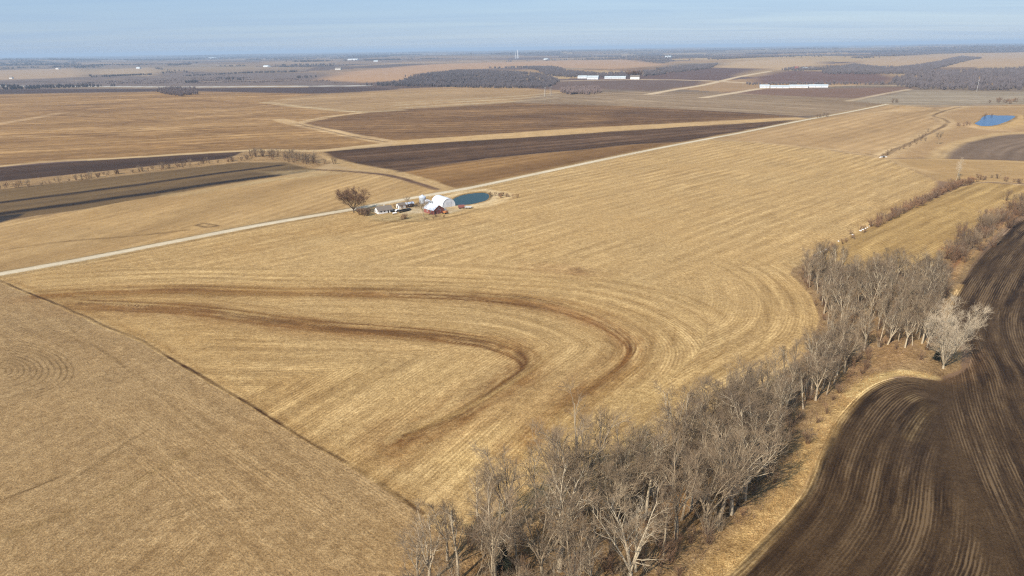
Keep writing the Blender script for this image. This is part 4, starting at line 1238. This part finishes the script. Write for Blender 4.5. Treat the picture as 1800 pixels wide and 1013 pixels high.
# ------------------------------------------------------------------ far woods (read as masses)
M_SCRUB = simple_mat('far_scrub_twigs', alb((156, 138, 136)), 0.95, 0.15, 0.02)
M_FARW = simple_mat('far_wood_twigs', alb((124, 116, 122)), 0.95, 0.2, 0.02)
ux = np.random.RandomState(44)
_base = []
for k in range(26):
    az = ux.uniform(0, 6.28); z0 = ux.uniform(0.0, 0.55); ro = ux.uniform(0.0, 0.25)
    out = ux.uniform(0.15, 0.55); z1 = min(1.0, z0 + ux.uniform(0.3, 0.55))
    _base.append(((math.cos(az) * ro, math.sin(az) * ro, z0), (math.cos(az) * out, math.sin(az) * out, z1), ux.uniform(0.03, 0.075)))
B0 = np.array([b[0] for b in _base]); T0 = np.array([b[1] for b in _base]); R0 = np.array([b[2] for b in _base])


def wood_mass(name, label, xy, hmin, hmax, mat=None, seed=1, wide=1.0):
    g = np.random.RandomState(seed)
    xy = np.asarray(xy)
    n = len(xy)
    if n == 0: return
    H = g.uniform(hmin, hmax, n); a = g.uniform(0, 6.28, n)
    W = H * g.uniform(0.5, 0.95, n) * wide
    z = height(xy[:, 0], xy[:, 1])
    ca, sa = np.cos(a), np.sin(a)

    def tf(Q):
        X = Q[None, :, 0] * W[:, None]; Y = Q[None, :, 1] * W[:, None]
        return np.stack([xy[:, 0, None] + X * ca[:, None] - Y * sa[:, None], xy[:, 1, None] + X * sa[:, None] + Y * ca[:, None], z[:, None] + Q[None, :, 2] * H[:, None]], -1).reshape(-1, 3)
    B = tf(B0); T = tf(T0); R = (R0[None] * H[:, None]).ravel()
    me = cones_mesh(name, list(zip(B, T, R)), mat or M_FARW)
    tag(obj(name, me), label, 'wood', None, 'stuff')


def sample(poly, spacing, seed, keep=0.35):
    g = np.random.RandomState(seed)
    P = pl(poly)
    area = 0.5 * abs(np.dot(P[:, 0], np.roll(P[:, 1], 1)) - np.dot(P[:, 1], np.roll(P[:, 0], 1)))
    bb = (P.max(0) - P.min(0)).prod()
    n = int(min(area / spacing ** 2, 4000) * bb / max(area, 1))
    n = min(n, 60000)
    x = g.uniform(P[:, 0].min(), P[:, 0].max(), n); y = g.uniform(P[:, 1].min(), P[:, 1].max(), n)
    m = inpoly(x, y, P) & (fbm(x, y, 90, seed) > keep)
    return np.stack([x[m], y[m]], 1)


WD = 'wood'
wood_mass('woods', 'grey wood in the middle distance left of the white sheds', sample([(735, 134), (800, 126), (900, 128), (960, 133), (985, 145), (960, 155), (880, 156), (760, 153), (690, 152), (640, 151), (700, 147)], 12, 1), 8, 14, seed=1)
wood_mass('woods', 'grey wood on the hillside behind the white sheds', sample([(925, 120), (970, 119), (1000, 127), (1060, 131), (1110, 130), (1180, 120), (1262, 113), (1250, 121), (1150, 133), (1110, 137), (1000, 137), (960, 133)], 12, 2), 8, 14, seed=2)
wood_mass('woods', 'broad purple-grey wood at the far right', sample([(1565, 143), (1595, 132), (1640, 128), (1800, 122), (2200, 118), (2200, 158), (1800, 160), (1700, 160), (1620, 157), (1580, 153)], 12, 3, 0.3), 10, 17, seed=3)
wood_mass('woods', 'wooded gully climbing between tan hills at the right', sample([(1445, 128), (1500, 114), (1560, 122), (1640, 112), (1690, 100), (1725, 103), (1650, 121), (1600, 131), (1540, 131), (1450, 131)], 12, 4, 0.3), 8, 14, seed=4)
wood_mass('woods', 'thicket of bare trees on the near side of the field by the white sheds', sample([(980, 161), (1000, 157), (1050, 157), (1058, 163), (1040, 167), (1000, 167)], 9, 5, 0.25), 8, 13, M_SCRUB, seed=5)
wood_mass('woods', 'dark clump of trees below the far highway at left', sample([(272, 160), (300, 157), (345, 158), (348, 166), (320, 170), (285, 166)], 11, 6, 0.2), 9, 13, M_SCRUB, seed=6)
wood_mass('woods', 'grey wood beyond the highway at the left', sample([(120, 146), (250, 140), (400, 134), (480, 138), (590, 143), (600, 147), (300, 147.5), (120, 147.5)], 13, 7, 0.58), 3, 6, M_SCRUB, seed=7)
wood_mass('woods', 'line of trees behind the long white poultry barns', sample([(1310, 148.5), (1400, 147), (1520, 147.5), (1570, 147), (1560, 149), (1450, 149.5), (1320, 150)], 12, 8, 0.2), 6, 10, seed=8)
wood_mass('woods', 'small trees round the far red-roofed farm', sample([(1372, 124), (1395, 120), (1440, 120), (1446, 123), (1400, 126)], 16, 9, 0.3), 8, 12, seed=9)
# scattered belts out to the horizon
g = np.random.RandomState(70)
nn = 90000
az_ = np.radians(g.uniform(-44, 44, nn)); rr_ = np.exp(g.uniform(math.log(2700), math.log(22000), nn))
fx = rr_ * np.sin(az_); fy = rr_ * np.cos(az_)
pr = far_wood(fx, fy)
line_u = np.abs(np.mod((fx * math.cos(ROADDIR) + fy * math.sin(ROADDIR)) / 640, 1) - .5) > 0.492
pr = np.maximum((pr > 0.55) * 0.9, 0.8 * line_u * (fbm(fx, fy, 500, 91) > 0.6))
hills = [pl(q) for q in ([(-300, 138), (0, 122), (130, 118), (150, 127), (155, 137), (0, 143), (-300, 152)], [(150, 134), (165, 120), (262, 117), (290, 127), (266, 138)], [(-400, 150), (0, 140), (150, 137), (320, 134), (330, 152), (0, 152)], [(560, 141), (600, 128), (690, 119), (850, 110), (1000, 106), (1100, 105), (1180, 114), (1080, 122), (930, 118), (830, 122), (740, 130), (640, 146)], [(1245, 119), (1290, 108), (1400, 103), (1450, 108), (1440, 121), (1390, 124)], [(1495, 112), (1530, 104), (1600, 98), (1690, 94), (1800, 92), (2100, 88), (2100, 108), (1800, 117), (1650, 119), (1540, 119)], [(1105, 140), (1150, 128), (1250, 119), (1345, 121), (1300, 133), (1240, 142)], [(1320, 136), (1375, 124), (1550, 127), (1580, 138), (1560, 147), (1330, 147)])]
for P in hills:
    pr[inpoly(fx, fy, P)] = 0
sel = g.uniform(0, 1, nn) < pr
fx, fy, rr_ = fx[sel], fy[sel], rr_[sel]
for lo, hi, lab in ((0, 5000, 'scattered grey tree belts between the far fields'), (5000, 9000, 'bluish tree belts nearer the horizon'), (9000, 30000, 'blue-grey wooded country along the horizon')):
    m = (rr_ >= lo) & (rr_ < hi)
    sc = 1.0 if lo < 5000 else (1.35 if lo < 9000 else 1.9)
    wood_mass('woods', lab, np.stack([fx[m], fy[m]], 1), 8 * sc, 14 * sc, seed=int(lo), wide=1.0 if lo < 5000 else (1.8 if lo < 9000 else 2.6))


def treeline(label, pts, n, spread, h0, h1, seed, wide=1.2):
    g = np.random.RandomState(seed)
    P = pl(smooth_line(pts, 4))
    seg = np.linalg.norm(np.diff(P, axis=0), axis=1); cum = np.concatenate([[0], np.cumsum(seg)])
    t = g.uniform(0, cum[-1], n * 2)
    i = np.clip(np.searchsorted(cum, t) - 1, 0, len(seg) - 1)
    u = ((t - cum[i]) / seg[i])[:, None]
    q = P[i] * (1 - u) + P[i + 1] * u
    q = q + g.normal(0, spread, q.shape)
    keep = fbm(q[:, 0], q[:, 1], 160, seed) > 0.42
    wood_mass('treeline', label, q[keep][:n], h0, h1, seed=seed, wide=wide)


for k_, (lab, pts, n, spd, h0, h1, wd) in enumerate((
        ('thin tree belt under the horizon right of the tower', [(975, 102), (1100, 100), (1250, 97.5)], 420, 45, 12, 20, 1.8),
        ('small tree clump on the tan hill below the tower', [(932, 119), (955, 119.5), (975, 121)], 60, 14, 9, 14, 1.2),
        ('tree belt behind the pale tan hill field at right', [(1260, 104.5), (1340, 101), (1430, 100)], 320, 30, 11, 18, 1.6),
        ('long blue-grey tree belt near the horizon at right', [(1320, 95), (1480, 92.5), (1620, 88)], 520, 70, 14, 22, 2.2),
        ('dark tree belt above the right hill field', [(1500, 103), (1570, 98), (1700, 93), (1800, 91)], 420, 45, 12, 18, 1.8),
        ('dark wooded ridge along the horizon at left', [(0, 102.5), (200, 102.5), (400, 103), (560, 103)], 900, 110, 15, 24, 2.4),
        ('tree belt above the tan hills left of centre', [(520, 109), (640, 106.5), (760, 104)], 380, 40, 12, 18, 1.8),
        ('broken tree belt in the middle of the left plain', [(160, 115), (250, 114), (330, 113)], 150, 26, 10, 15, 1.5),
        ('tree belt along the plain above the highway at left', [(150, 136), (230, 133), (290, 131)], 120, 14, 7, 11, 1.2),
        ('tree belt at the right edge of the left plain', [(330, 134), (430, 129), (520, 127)], 170, 16, 7, 12, 1.2))):
    treeline(lab, pts, n, spd, h0, h1, 500 + k_, wd)
# ------------------------------------------------------------------ buildings
M_WHITE = simple_mat('white_boards', (0.80, 0.78, 0.74), 0.7, 0.04, 1.0)
M_SHINGLE = simple_mat('grey_shingles', alb((146, 136, 128)), 0.9, 0.12, 3.0)
M_RED = simple_mat('red_boards', (0.25, 0.085, 0.065), 0.8, 0.12, 1.2)
M_TIN = simple_mat('tin_roof', (0.66, 0.68, 0.72), 0.45, 0.06, 0.8, 0.25)
M_TINW = simple_mat('white_sheet_metal', (0.66, 0.67, 0.68), 0.5, 0.04, 0.8)
M_GLASS = simple_mat('window_glass', (0.03, 0.035, 0.045), 0.1, 0.0)
M_DARK = simple_mat('black_paint', (0.03, 0.03, 0.032), 0.4, 0.05)
M_RUBBER = simple_mat('black_rubber', (0.02, 0.02, 0.02), 0.9, 0.05)
M_BARNROOF = simple_mat('pale_grey_sheet_roof', (0.46, 0.50, 0.50), 0.6, 0.12, 0.08)
M_CONC = simple_mat('pale_concrete', (0.55, 0.52, 0.47), 0.9, 0.1, 1.0)
M_ORANGE = simple_mat('orange_paint', (0.55, 0.2, 0.06), 0.5, 0.08)
M_STONE = simple_mat('white_stone', (0.72, 0.68, 0.62), 0.9, 0.1, 1.0)
M_GALV = simple_mat('galvanised_steel', (0.50, 0.54, 0.58), 0.4, 0.05, 0.8, 0.35)


def gable_house(root, L, W, eave, ridge, wall, roof, over=0.4, doors=(), windows=(), chimney=None, t=0.18):
    """axis along y from 0 to L; walls x +-W/2. doors/windows: (side, pos, width, z0, z1)"""
    b = MB(); b.prism([(-W / 2, -0.4), (W / 2, -0.4), (W / 2, eave), (0, ridge - .05), (-W / 2, eave)], 0, L); b.build('wall', wall, root)
    b = MB(); sl = (ridge - eave) / (W / 2); e = W / 2 + over
    ze = ridge - sl * e
    b.prism([(-e, ze), (0, ridge), (e, ze), (e, ze + t), (0, ridge + t), (-e, ze + t)], -over, L + over)
    rf = b.build('roof', roof, root)
    if chimney:
        c = MB(); c.box(-.35, .35, chimney - .35, chimney + .35, ridge - .6, ridge + 1.0); c.build('chimney', M_CONC, rf)

    def slab(kind, mat, side, pos, wd, z0, z1, frame=None):
        o = 0.06
        bb = MB(); fr = MB() if frame else None
        for mb_, g0, dd in ((fr, 0.12, 0.03), (bb, 0, o)):
            if mb_ is None: continue
            w2 = wd / 2 + g0
            if side == 'f': mb_.box(pos - w2, pos + w2, -dd, 0.02, z0 - g0, z1 + g0)
            elif side == 'k': mb_.box(pos - w2, pos + w2, L - 0.02, L + dd, z0 - g0, z1 + g0)
            elif side == 'l': mb_.box(-W / 2 - dd, -W / 2 + 0.02, pos - w2, pos + w2, z0 - g0, z1 + g0)
            else: mb_.box(W / 2 - 0.02, W / 2 + dd, pos - w2, pos + w2, z0 - g0, z1 + g0)
        o_ = bb.build(kind, mat, root)
        if fr: fr.build('frame', frame, o_)
    for d in doors: slab('door', d[5], *d[:5], frame=d[6] if len(d) > 6 else None)
    for w_ in windows: slab('window', M_GLASS, *w_, frame=M_WHITE)


def axis_rot(p, q):
    """z rotation that carries local +y to the ground direction p -> q"""
    d = q - p
    return math.atan2(-d.x, d.y)


# white house: gable end faces the sun, axis along the road
pA, pB = at(662, 375.4), at(690, 371.2)
r = empty('white_house', pA, axis_rot(pA, pB), 'white farmhouse with grey shingle roof beside the large brown tree', 'house')
r.scale = (0.8, 0.8, 0.8)
gable_house(r, 12.5, 7.8, 2.7, 5.4, M_WHITE, M_SHINGLE, 0.45, doors=(('r', 8.6, 1.1, 0.1, 2.2, M_DARK, M_WHITE),), windows=(('f', -1.7, 0.9, 1.1, 2.2), ('f', 1.7, 0.9, 1.1, 2.2), ('r', 2.5, 1.2, 1.2, 2.4), ('r', 5.5, 1.2, 1.2, 2.4), ('r', 11, 1.0, 1.2, 2.4)), chimney=7)
# red barn
pA, pB = at(771.5, 376), at(753, 371)
r = empty('red_barn', pA, axis_rot(pA, pB), 'red barn with pale tin roof and gable towards the hay field', 'barn')
r.scale = (0.88, 0.88, 0.88)
gable_house(r, 12.5, 9.4, 3.3, 6.4, M_RED, M_TIN, 0.5, doors=(('f', 0.0, 3.0, 0.1, 3.1, M_RED, M_WHITE), ('f', -3.2, 1.0, 0.1, 2.1, M_DARK)), windows=(('f', 0, 0.9, 4.0, 4.9), ('l', 4, .8, 1.4, 2.2), ('l', 8, .8, 1.4, 2.2)))
b = MB(); b.prism([(4.75, -.3), (8.2, -.3), (8.2, 2.2), (4.75, 3.0)], 1.5, 10.5); b.build('lean_to', M_GALV, r)
# arched white shed
pA, pB = at(789, 364), at(769, 357)
r = empty('arched_shed', pA, axis_rot(pA, pB), 'white arched metal shed behind the red barn beside the pond', 'shed')
r.scale = (1.08, 1.08, 1.08)
prof = [(-4.6, -.3)] + [(-4.6 * math.cos(math.pi * k / 18), 4.9 * math.sin(math.pi * k / 18) ** 0.92 + 0.5) for k in range(19)] + [(4.6, -.3)]
b = MB(); b.prism([(x * .97, z * .97) for x, z in prof], 0.05, 13.9); b.build('end_wall', M_TINW, r)
b = MB(); n = len(prof)
for i in range(n - 1):
    (x0, z0), (x1, z1) = prof[i], prof[i + 1]
    b.prism([(x0, z0), (x1, z1), (x1 * .975, z1 * .975), (x0 * .975, z0 * .975)], -.1, 14.1)
b.build('arched_roof', M_TINW, r)
b = MB(); b.box(-2, 2, -.02, .06, 0, 3.4); b.build('door', M_TIN, r)
b = MB()
for k in range(7): b.prism([(x * 1.012, z * 1.012) for x, z in prof[1:-1]], 0.8 + k * 2, 0.95 + k * 2)
b.build('rib', M_TIN, r)
# small sheds of the yard
def shed(px, py, L, W, eave, ridge, wall, roof, label, rz):
    r = empty('small_shed', at(px, py), rz, label, 'shed')
    gable_house(r, L, W, eave, ridge, wall, roof, 0.25, doors=(('f', 0, 1.2, .1, 1.9, M_DARK),), windows=(('r', L * .5, .8, 1.1, 1.8),))


_yr = axis_rot(at(662, 375.4), at(690, 371.2))
shed(699, 366.5, 5, 4, 2.3, 3.5, M_WHITE, M_SHINGLE, 'small white shed between the white house and the road', _yr)
shed(712, 364.5, 6, 3.6, 2.2, 3.0, M_DARK, M_TIN, 'small black shed with tin roof behind the flatbed trailer', _yr)
shed(756, 361, 4.5, 4, 2.4, 3.4, M_GALV, M_TIN, 'small grey metal shed between the grain bin and the red barn', _yr + 1.57)
r = empty('propane_tank', at(694, 377), _yr, 'small white propane tank on the grass in front of the house', 'tank')
b = MB(); b.tube((0, -1.2, .9), (0, 1.2, .9), .5, n=14); b.tube((0, 1.2, .9), (0, 1.5, .9), .5, .2, n=14); b.tube((0, -1.5, .9), (0, -1.2, .9), .2, .5, n=14); b.build('tank_body', M_WHITE, r)
b = MB(); b.box(-.3, .3, -1, -.8, -.1, .5); b.box(-.3, .3, .8, 1, -.1, .5); b.build('cradle', M_DARK, r)
# grain bin
pA = at(743, 358)
r = empty('grain_bin', pA, 0.4, 'round galvanised grain bin behind the farmyard beside the road', 'grain bin')
b = MB(); b.tube((0, 0, -.3), (0, 0, 4.6), 2.35, n=28); b.build('wall', M_GALV, r, False)
b = MB(); b.tube((0, 0, 4.6), (0, 0, 6.0), 2.5, 0.35, n=28); b.tube((0, 0, 6.0), (0, 0, 6.25), .4, .3, n=14); b.build('roof', M_TIN, r)
b = MB()
for k in range(6): b.tube((0, 0, 0.5 + k * .75), (0, 0, .56 + k * .75), 2.39, n=28)
b.build('hoop', M_TIN, r)
b = MB(); b.box(-.45, .45, -2.42, -2.2, .3, 2.0); b.build('door', M_TIN, r)


def wheel(parent, x, y, rr, wd):
    b = MB(); b.tube((x - wd / 2, y, rr), (x + wd / 2, y, rr), rr, n=14); w_ = b.build('wheel', M_RUBBER, parent)
    b = MB(); b.tube((x - wd / 2 - .01, y, rr), (x + wd / 2 + .01, y, rr), rr * .55, n=10); b.build('rim', M_GALV, w_)


def car(px, py, rz, body, name, label, pickup=False):
    r = empty(name, at(px, py), rz, label, 'truck' if pickup else 'car')
    b = MB(); Wd = .92
    if pickup:
        b.prism([(-2.7, .45), (2.7, .45), (2.7, 1.05), (1.35, 1.15), (.75, 1.15), (-.9, 1.15), (-2.7, 1.15)], -Wd, Wd)
        cab = [(-.9, 1.15), (1.15, 1.15), (.55, 1.85), (-.75, 1.85)]
    else:
        b.prism([(-2.2, .4), (2.2, .4), (2.2, .85), (1.2, 1.0), (-1.8, 1.02), (-2.2, .9)], -Wd, Wd)
        cab = [(-1.8, 1.0), (1.2, 1.0), (.5, 1.5), (-1.2, 1.52)]
    ob = b.build('body', body, r)
    b = MB(); b.prism(cab, -Wd * .88, Wd * .88); b.build('cabin', body, r)
    b = MB(); cx = sum(p[0] for p in cab) / 4; cz = sum(p[1] for p in cab) / 4
    b.prism([(cx + (x - cx) * .82, cz + (z - cz) * .7) for x, z in cab], -Wd * .9, Wd * .9); b.build('window', M_GLASS, r)
    for x in (-1.6, 1.6):
        for y in (-.82, .82):
            bb = MB(); bb.tube((x, y - .12, .36), (x, y + .12, .36), .36, n=12); bb.build('wheel', M_RUBBER, r)
    return r


rd = axis_rot(at(662, 375.4), at(690, 371.2)) + math.pi / 2
car(691.5, 372.5, rd + 0.3, M_DARK, 'pickup_truck', 'black pickup truck parked at the right end of the white house', True)
car(700, 372, rd, M_WHITE, 'parked_car', 'white car parked between the black pickup and the dark trailer')
car(718, 370, rd + .7, M_DARK, 'parked_car', 'black car parked at the right end of the dark trailer')
r = empty('flatbed_trailer', at(709, 372.5), rd + .25, 'long black flatbed trailer in the yard right of the house', 'trailer')
b = MB(); b.box(-4.2, 4.2, -1.2, 1.2, .8, 1.0); b.build('deck', M_DARK, r)
b = MB(); b.box(-4.2, -4.05, -1.2, 1.2, 1.0, 2.0); b.box(-4, 4.2, -1.2, -1.12, 1.0, 1.5); b.box(-4, 4.2, 1.12, 1.2, 1.0, 1.5); b.build('side_board', M_DARK, r)
b = MB(); b.box(-6, -4.2, -.08, .08, .75, .9); b.build('drawbar', M_DARK, r)
for x in (1.4, 2.4):
    for y in (-1.2, 1.2):
        bb = MB(); bb.tube((x, y - .12, .42), (x, y + .12, .42), .42, n=12); bb.build('wheel', M_RUBBER, r)


def wagon(px, py, rz, mat, label, L=4.0, H_=1.2):
    r = empty('farm_wagon', at(px, py), rz, label, 'wagon')
    b = MB(); b.prism([(-L / 2 + .3, .8), (L / 2 - .3, .8), (L / 2, .8 + H_), (-L / 2, .8 + H_)], -1.1, 1.1); b.build('box', mat, r)
    b = MB(); b.box(-L / 2, L / 2, -.1, .1, .6, .8); b.box(L / 2, L / 2 + 1.6, -.06, .06, .6, .72); b.build('frame', M_DARK, r)
    for x in (-1.2, 1.2):
        for y in (-1.0, 1.0):
            bb = MB(); bb.tube((x, y - .12, .45), (x, y + .12, .45), .45, n=12); bb.build('wheel', M_RUBBER, r)
    return r


wagon(811, 366.5, 0.2, M_RED, 'red farm wagon standing below the pond', 4.4, 1.5)
wagon(823, 366.5, -0.1, M_CONC, 'pale low wagon right of the red farm wagon', 4.6, 0.5)
wagon(783, 376, 0.9, M_ORANGE, 'orange wagon beside the right corner of the red barn', 2.6, 1.0)
# hay feeder / culvert at the ditch crossing
r = empty('culvert', at(1552, 277), 0.4, 'small pale concrete culvert where the ditch crosses the field track', 'culvert')
b = MB(); b.box(-3.2, 3.2, -.25, .25, -.4, 1.3); b.build('headwall', M_CONC, r)
b = MB(); b.tube((0, -1.5, .45), (0, -.2, .45), .8, n=16); b.tube((0, -1.52, .45), (0, -1.4, .45), .62, n=16); b.build('pipe', M_DARK, r)
b = MB(); b.box(-4.4, -3.2, -.9, .25, -.4, .7); b.box(3.2, 4.4, -.9, .25, -.4, .7); b.build('wing_wall', M_STONE, r)
# pale stones in the ditch
G_ST = 'pale boulders in the ditch'
for k, (px, py) in enumerate([(1434, 441), (1437, 439), (1440, 437.5), (1444, 436), (1448, 434.5), (1453, 432), (1475, 417), (1500, 406), (1518, 397), (1522, 395), (1526, 393), (1530, 391), (1534, 389), (1514, 399)]):
    import bmesh
    bm = bmesh.new(); bmesh.ops.create_icosphere(bm, subdivisions=2, radius=0.5)
    g_ = np.random.RandomState(k)
    for v in bm.verts: v.co *= 1 + 0.35 * (g_.rand() - .5); v.co.z *= 0.6
    me = bpy.data.meshes.new('boulder'); bm.to_mesh(me); bm.free(); me.materials.append(M_STONE)
    o = obj('boulder', me); p = at(px, py); o.location = (p.x, p.y, p.z + .3); o.scale = (g_.uniform(0.7, 1.6),) * 3
    near_l = px < 1480
    tag(o, 'pale boulder in the ditch at the corner of the far wood' if near_l else 'pale boulder in the ditch halfway along the strip field', 'boulder', 'boulders by the wood corner' if near_l else 'boulders beside the strip field')


def barn(px0, px1, py, W, eave, ridge, name, label, cat='barn', wall=M_TINW, roof=None, group=None, py1=None, doors=2):
    a, b_ = at(px0, py), at(px1, py1 if py1 is not None else py)
    roof = roof or M_BARNROOF
    r = empty(name, a, axis_rot(a, b_), label, cat, group)
    L = (b_ - a).length
    ds = [('r', L * (k + .5) / doors, 3.0, 0.1, 2.2, M_TIN) for k in range(doors)]
    gable_house(r, L, W, eave, ridge, wall, roof, 0.5, doors=ds + [('f', 0, 3.0, .1, 2.6, M_DARK), ('k', 0, 3.0, .1, 2.6, M_DARK)], windows=[('r', L * (k + .02 + 1) / (doors + 1), 1.4, 1.2, 2.2) for k in range(doors)])
    return r


barn(1335, 1352, 154.5, 14, 4.0, 7.5, 'poultry_barn', 'short white barn at the left end of the row of poultry barns')
barn(1354, 1386, 155, 13, 3.5, 6.5, 'poultry_barn', 'white poultry barn second from the left end of the row', doors=2)
barn(1387, 1420, 154.3, 14, 4.0, 7.0, 'poultry_barn', 'long white poultry barn in the middle of the row', doors=2)
barn(1421, 1455, 153.8, 14, 4.0, 7.0, 'poultry_barn', 'long white poultry barn at the right end of the row', doors=2)
barn(1016, 1032, 138, 14, 5, 9, 'white_shed', 'white shed at the left end of the far row in front of the wood', 'shed')
barn(1033, 1052, 139.5, 20, 6, 11, 'white_shed', 'largest white shed of the far row, dark door facing the field', 'shed')
barn(1063, 1100, 138.5, 14, 4, 8, 'white_shed', 'long white shed in the middle of the far row', 'shed', doors=2)
barn(1108, 1124, 139.5, 12, 7, 12, 'white_house', 'tall white farmhouse at the right end of the far row of sheds', 'house', M_WHITE, M_SHINGLE)
for q_, lab in (((1109, 138), 'dark bare tree behind the left of the tall far white farmhouse'), ((1119, 138), 'dark bare tree behind the right of the tall far white farmhouse')):
    put(p_brown, at(*q_), None, 1.2, lab, None)
barn(1397, 1402, 123, 14, 8, 13, 'red_barn', 'far red barn of the hilltop farm at right', 'barn', M_RED, M_RED, doors=2)
barn(1410, 1420, 122.4, 12, 5, 8, 'white_shed', 'far white shed beside the hilltop red barn', 'shed')
barn(1424, 1430, 122.4, 10, 6, 10, 'white_house', 'far white house right of the hilltop red barn', 'house', M_WHITE, M_SHINGLE)
barn(613, 630, 106, 40, 9, 16, 'white_shed', 'far white shed near the horizon left of centre', 'shed')
barn(657, 664, 109, 26, 8, 14, 'white_shed', 'small far white shed right of the horizon shed left of centre', 'shed')
barn(957, 964, 105.5, 26, 8, 14, 'white_shed', 'far white shed on the tan hill right of the tower', 'shed')
barn(1170, 1180, 101.5, 34, 9, 16, 'white_shed', 'far white shed near the horizon above the wooded hill', 'shed')
barn(100, 105, 122, 16, 7, 12, 'white_house', 'far white house on the plain at left', 'house', M_WHITE, M_SHINGLE)
barn(18, 23, 138.5, 12, 5, 9, 'white_house', 'white house beyond the highway at the left edge', 'house', M_WHITE, M_SHINGLE)
barn(241, 247, 121, 16, 6, 11, 'white_shed', 'far white shed on the plain right of the white house', 'shed')
barn(367, 381, 103, 50, 10, 18, 'white_shed', 'far white shed on the blue horizon at left', 'shed')
barn(590, 600, 123, 22, 8, 13, 'tan_house', 'tan farm building on the pale rise left of centre', 'house', M_CONC, M_SHINGLE)
barn(465, 473, 118, 20, 7, 12, 'white_shed', 'small far pale shed on the grey plain left of centre', 'shed')


def mast(px, py, H_, w0, label, name='radio_tower', mat=M_TINW, rr=0.35):
    r = empty(name, at(px, py), 0.3, label, 'tower')
    b = MB()
    c = [(1, 1), (-1, 1), (-1, -1), (1, -1)]
    for x, y in c: b.tube((x * w0, y * w0, -.5), (x * w0 * .25, y * w0 * .25, H_), rr, rr * .7, n=4)
    b.build('mast_leg', mat, r)
    b = MB(); n = 12
    for k in range(n):
        f0, f1 = k / n, (k + 1) / n
        s0, s1 = w0 * (1 - .75 * f0), w0 * (1 - .75 * f1)
        for i in range(4):
            (x0, y0), (x1, y1) = c[i], c[(i + 1) % 4]
            b.tube((x0 * s0, y0 * s0, f0 * H_), (x1 * s1, y1 * s1, f1 * H_), rr * .55, n=4)
            b.tube((x0 * s1, y0 * s1, f1 * H_), (x1 * s1, y1 * s1, f1 * H_), rr * .5, n=4)
    b.build('bracing', mat, r)
    b = MB(); b.tube((0, 0, H_ - .5), (0, 0, H_ * 1.12), rr * .8, rr * .4, n=6); b.build('antenna', mat, r)
    return r


mast(910, 103, 82, 6.5, 'tall white lattice tower on the horizon right of centre', rr=1.1)
mast(906, 103, 66, 3.0, 'slender pale lattice tower beside the tall white tower', rr=0.5)


def pole(px, py, H_, label, group=None):
    r = empty('power_pole', at(px, py), 0.9, label, 'power pole', group)
    b = MB()
    for x in (-2.4, 2.4): b.tube((x, 0, -.5), (x, 0, H_), .3, .2, n=6)
    b.build('post', M_CONC, r)
    b = MB(); b.box(-5, 5, -.15, .15, H_ - 2.4, H_ - 2.0); b.build('crossarm', M_CONC, r)


pole(958, 170, 20, 'pale twin-post power pole in the stubble left of the thicket')
pole(968, 168, 20, 'second pale twin-post power pole close to the thicket')
pole(1717, 161, 24, 'pale twin-post power pole in front of the broad wood at right')

# ------------------------------------------------------------------ haze
me = bpy.data.meshes.new('haze')
b = MB(); zlo = float(min(gz.min(), z2.min())) - 1.0
b.box(-45000, 45000, -45000, 46000, zlo, 128.0)
me.from_pydata(b.v, [], b.f)
hm = bpy.data.materials.new('haze'); hm.use_nodes = True
ht = hm.node_tree; ht.nodes.clear()
ho = ht.nodes.new('ShaderNodeOutputMaterial'); hv_ = ht.nodes.new('ShaderNodeVolumePrincipled')
hv_.inputs['Color'].default_value = (0.60, 0.76, 0.94, 1)
hv_.inputs['Density'].default_value = 7e-5
hv_.inputs['Anisotropy'].default_value = 0.0
ht.links.new(hv_.outputs[0], ho.inputs['Volume'])
me.materials.append(hm)
tag(obj('haze', me), 'thin blue winter haze over the whole country', 'haze', None, 'stuff')
print('terrain z', gz.min(), gz.max(), 'trees', ntree)
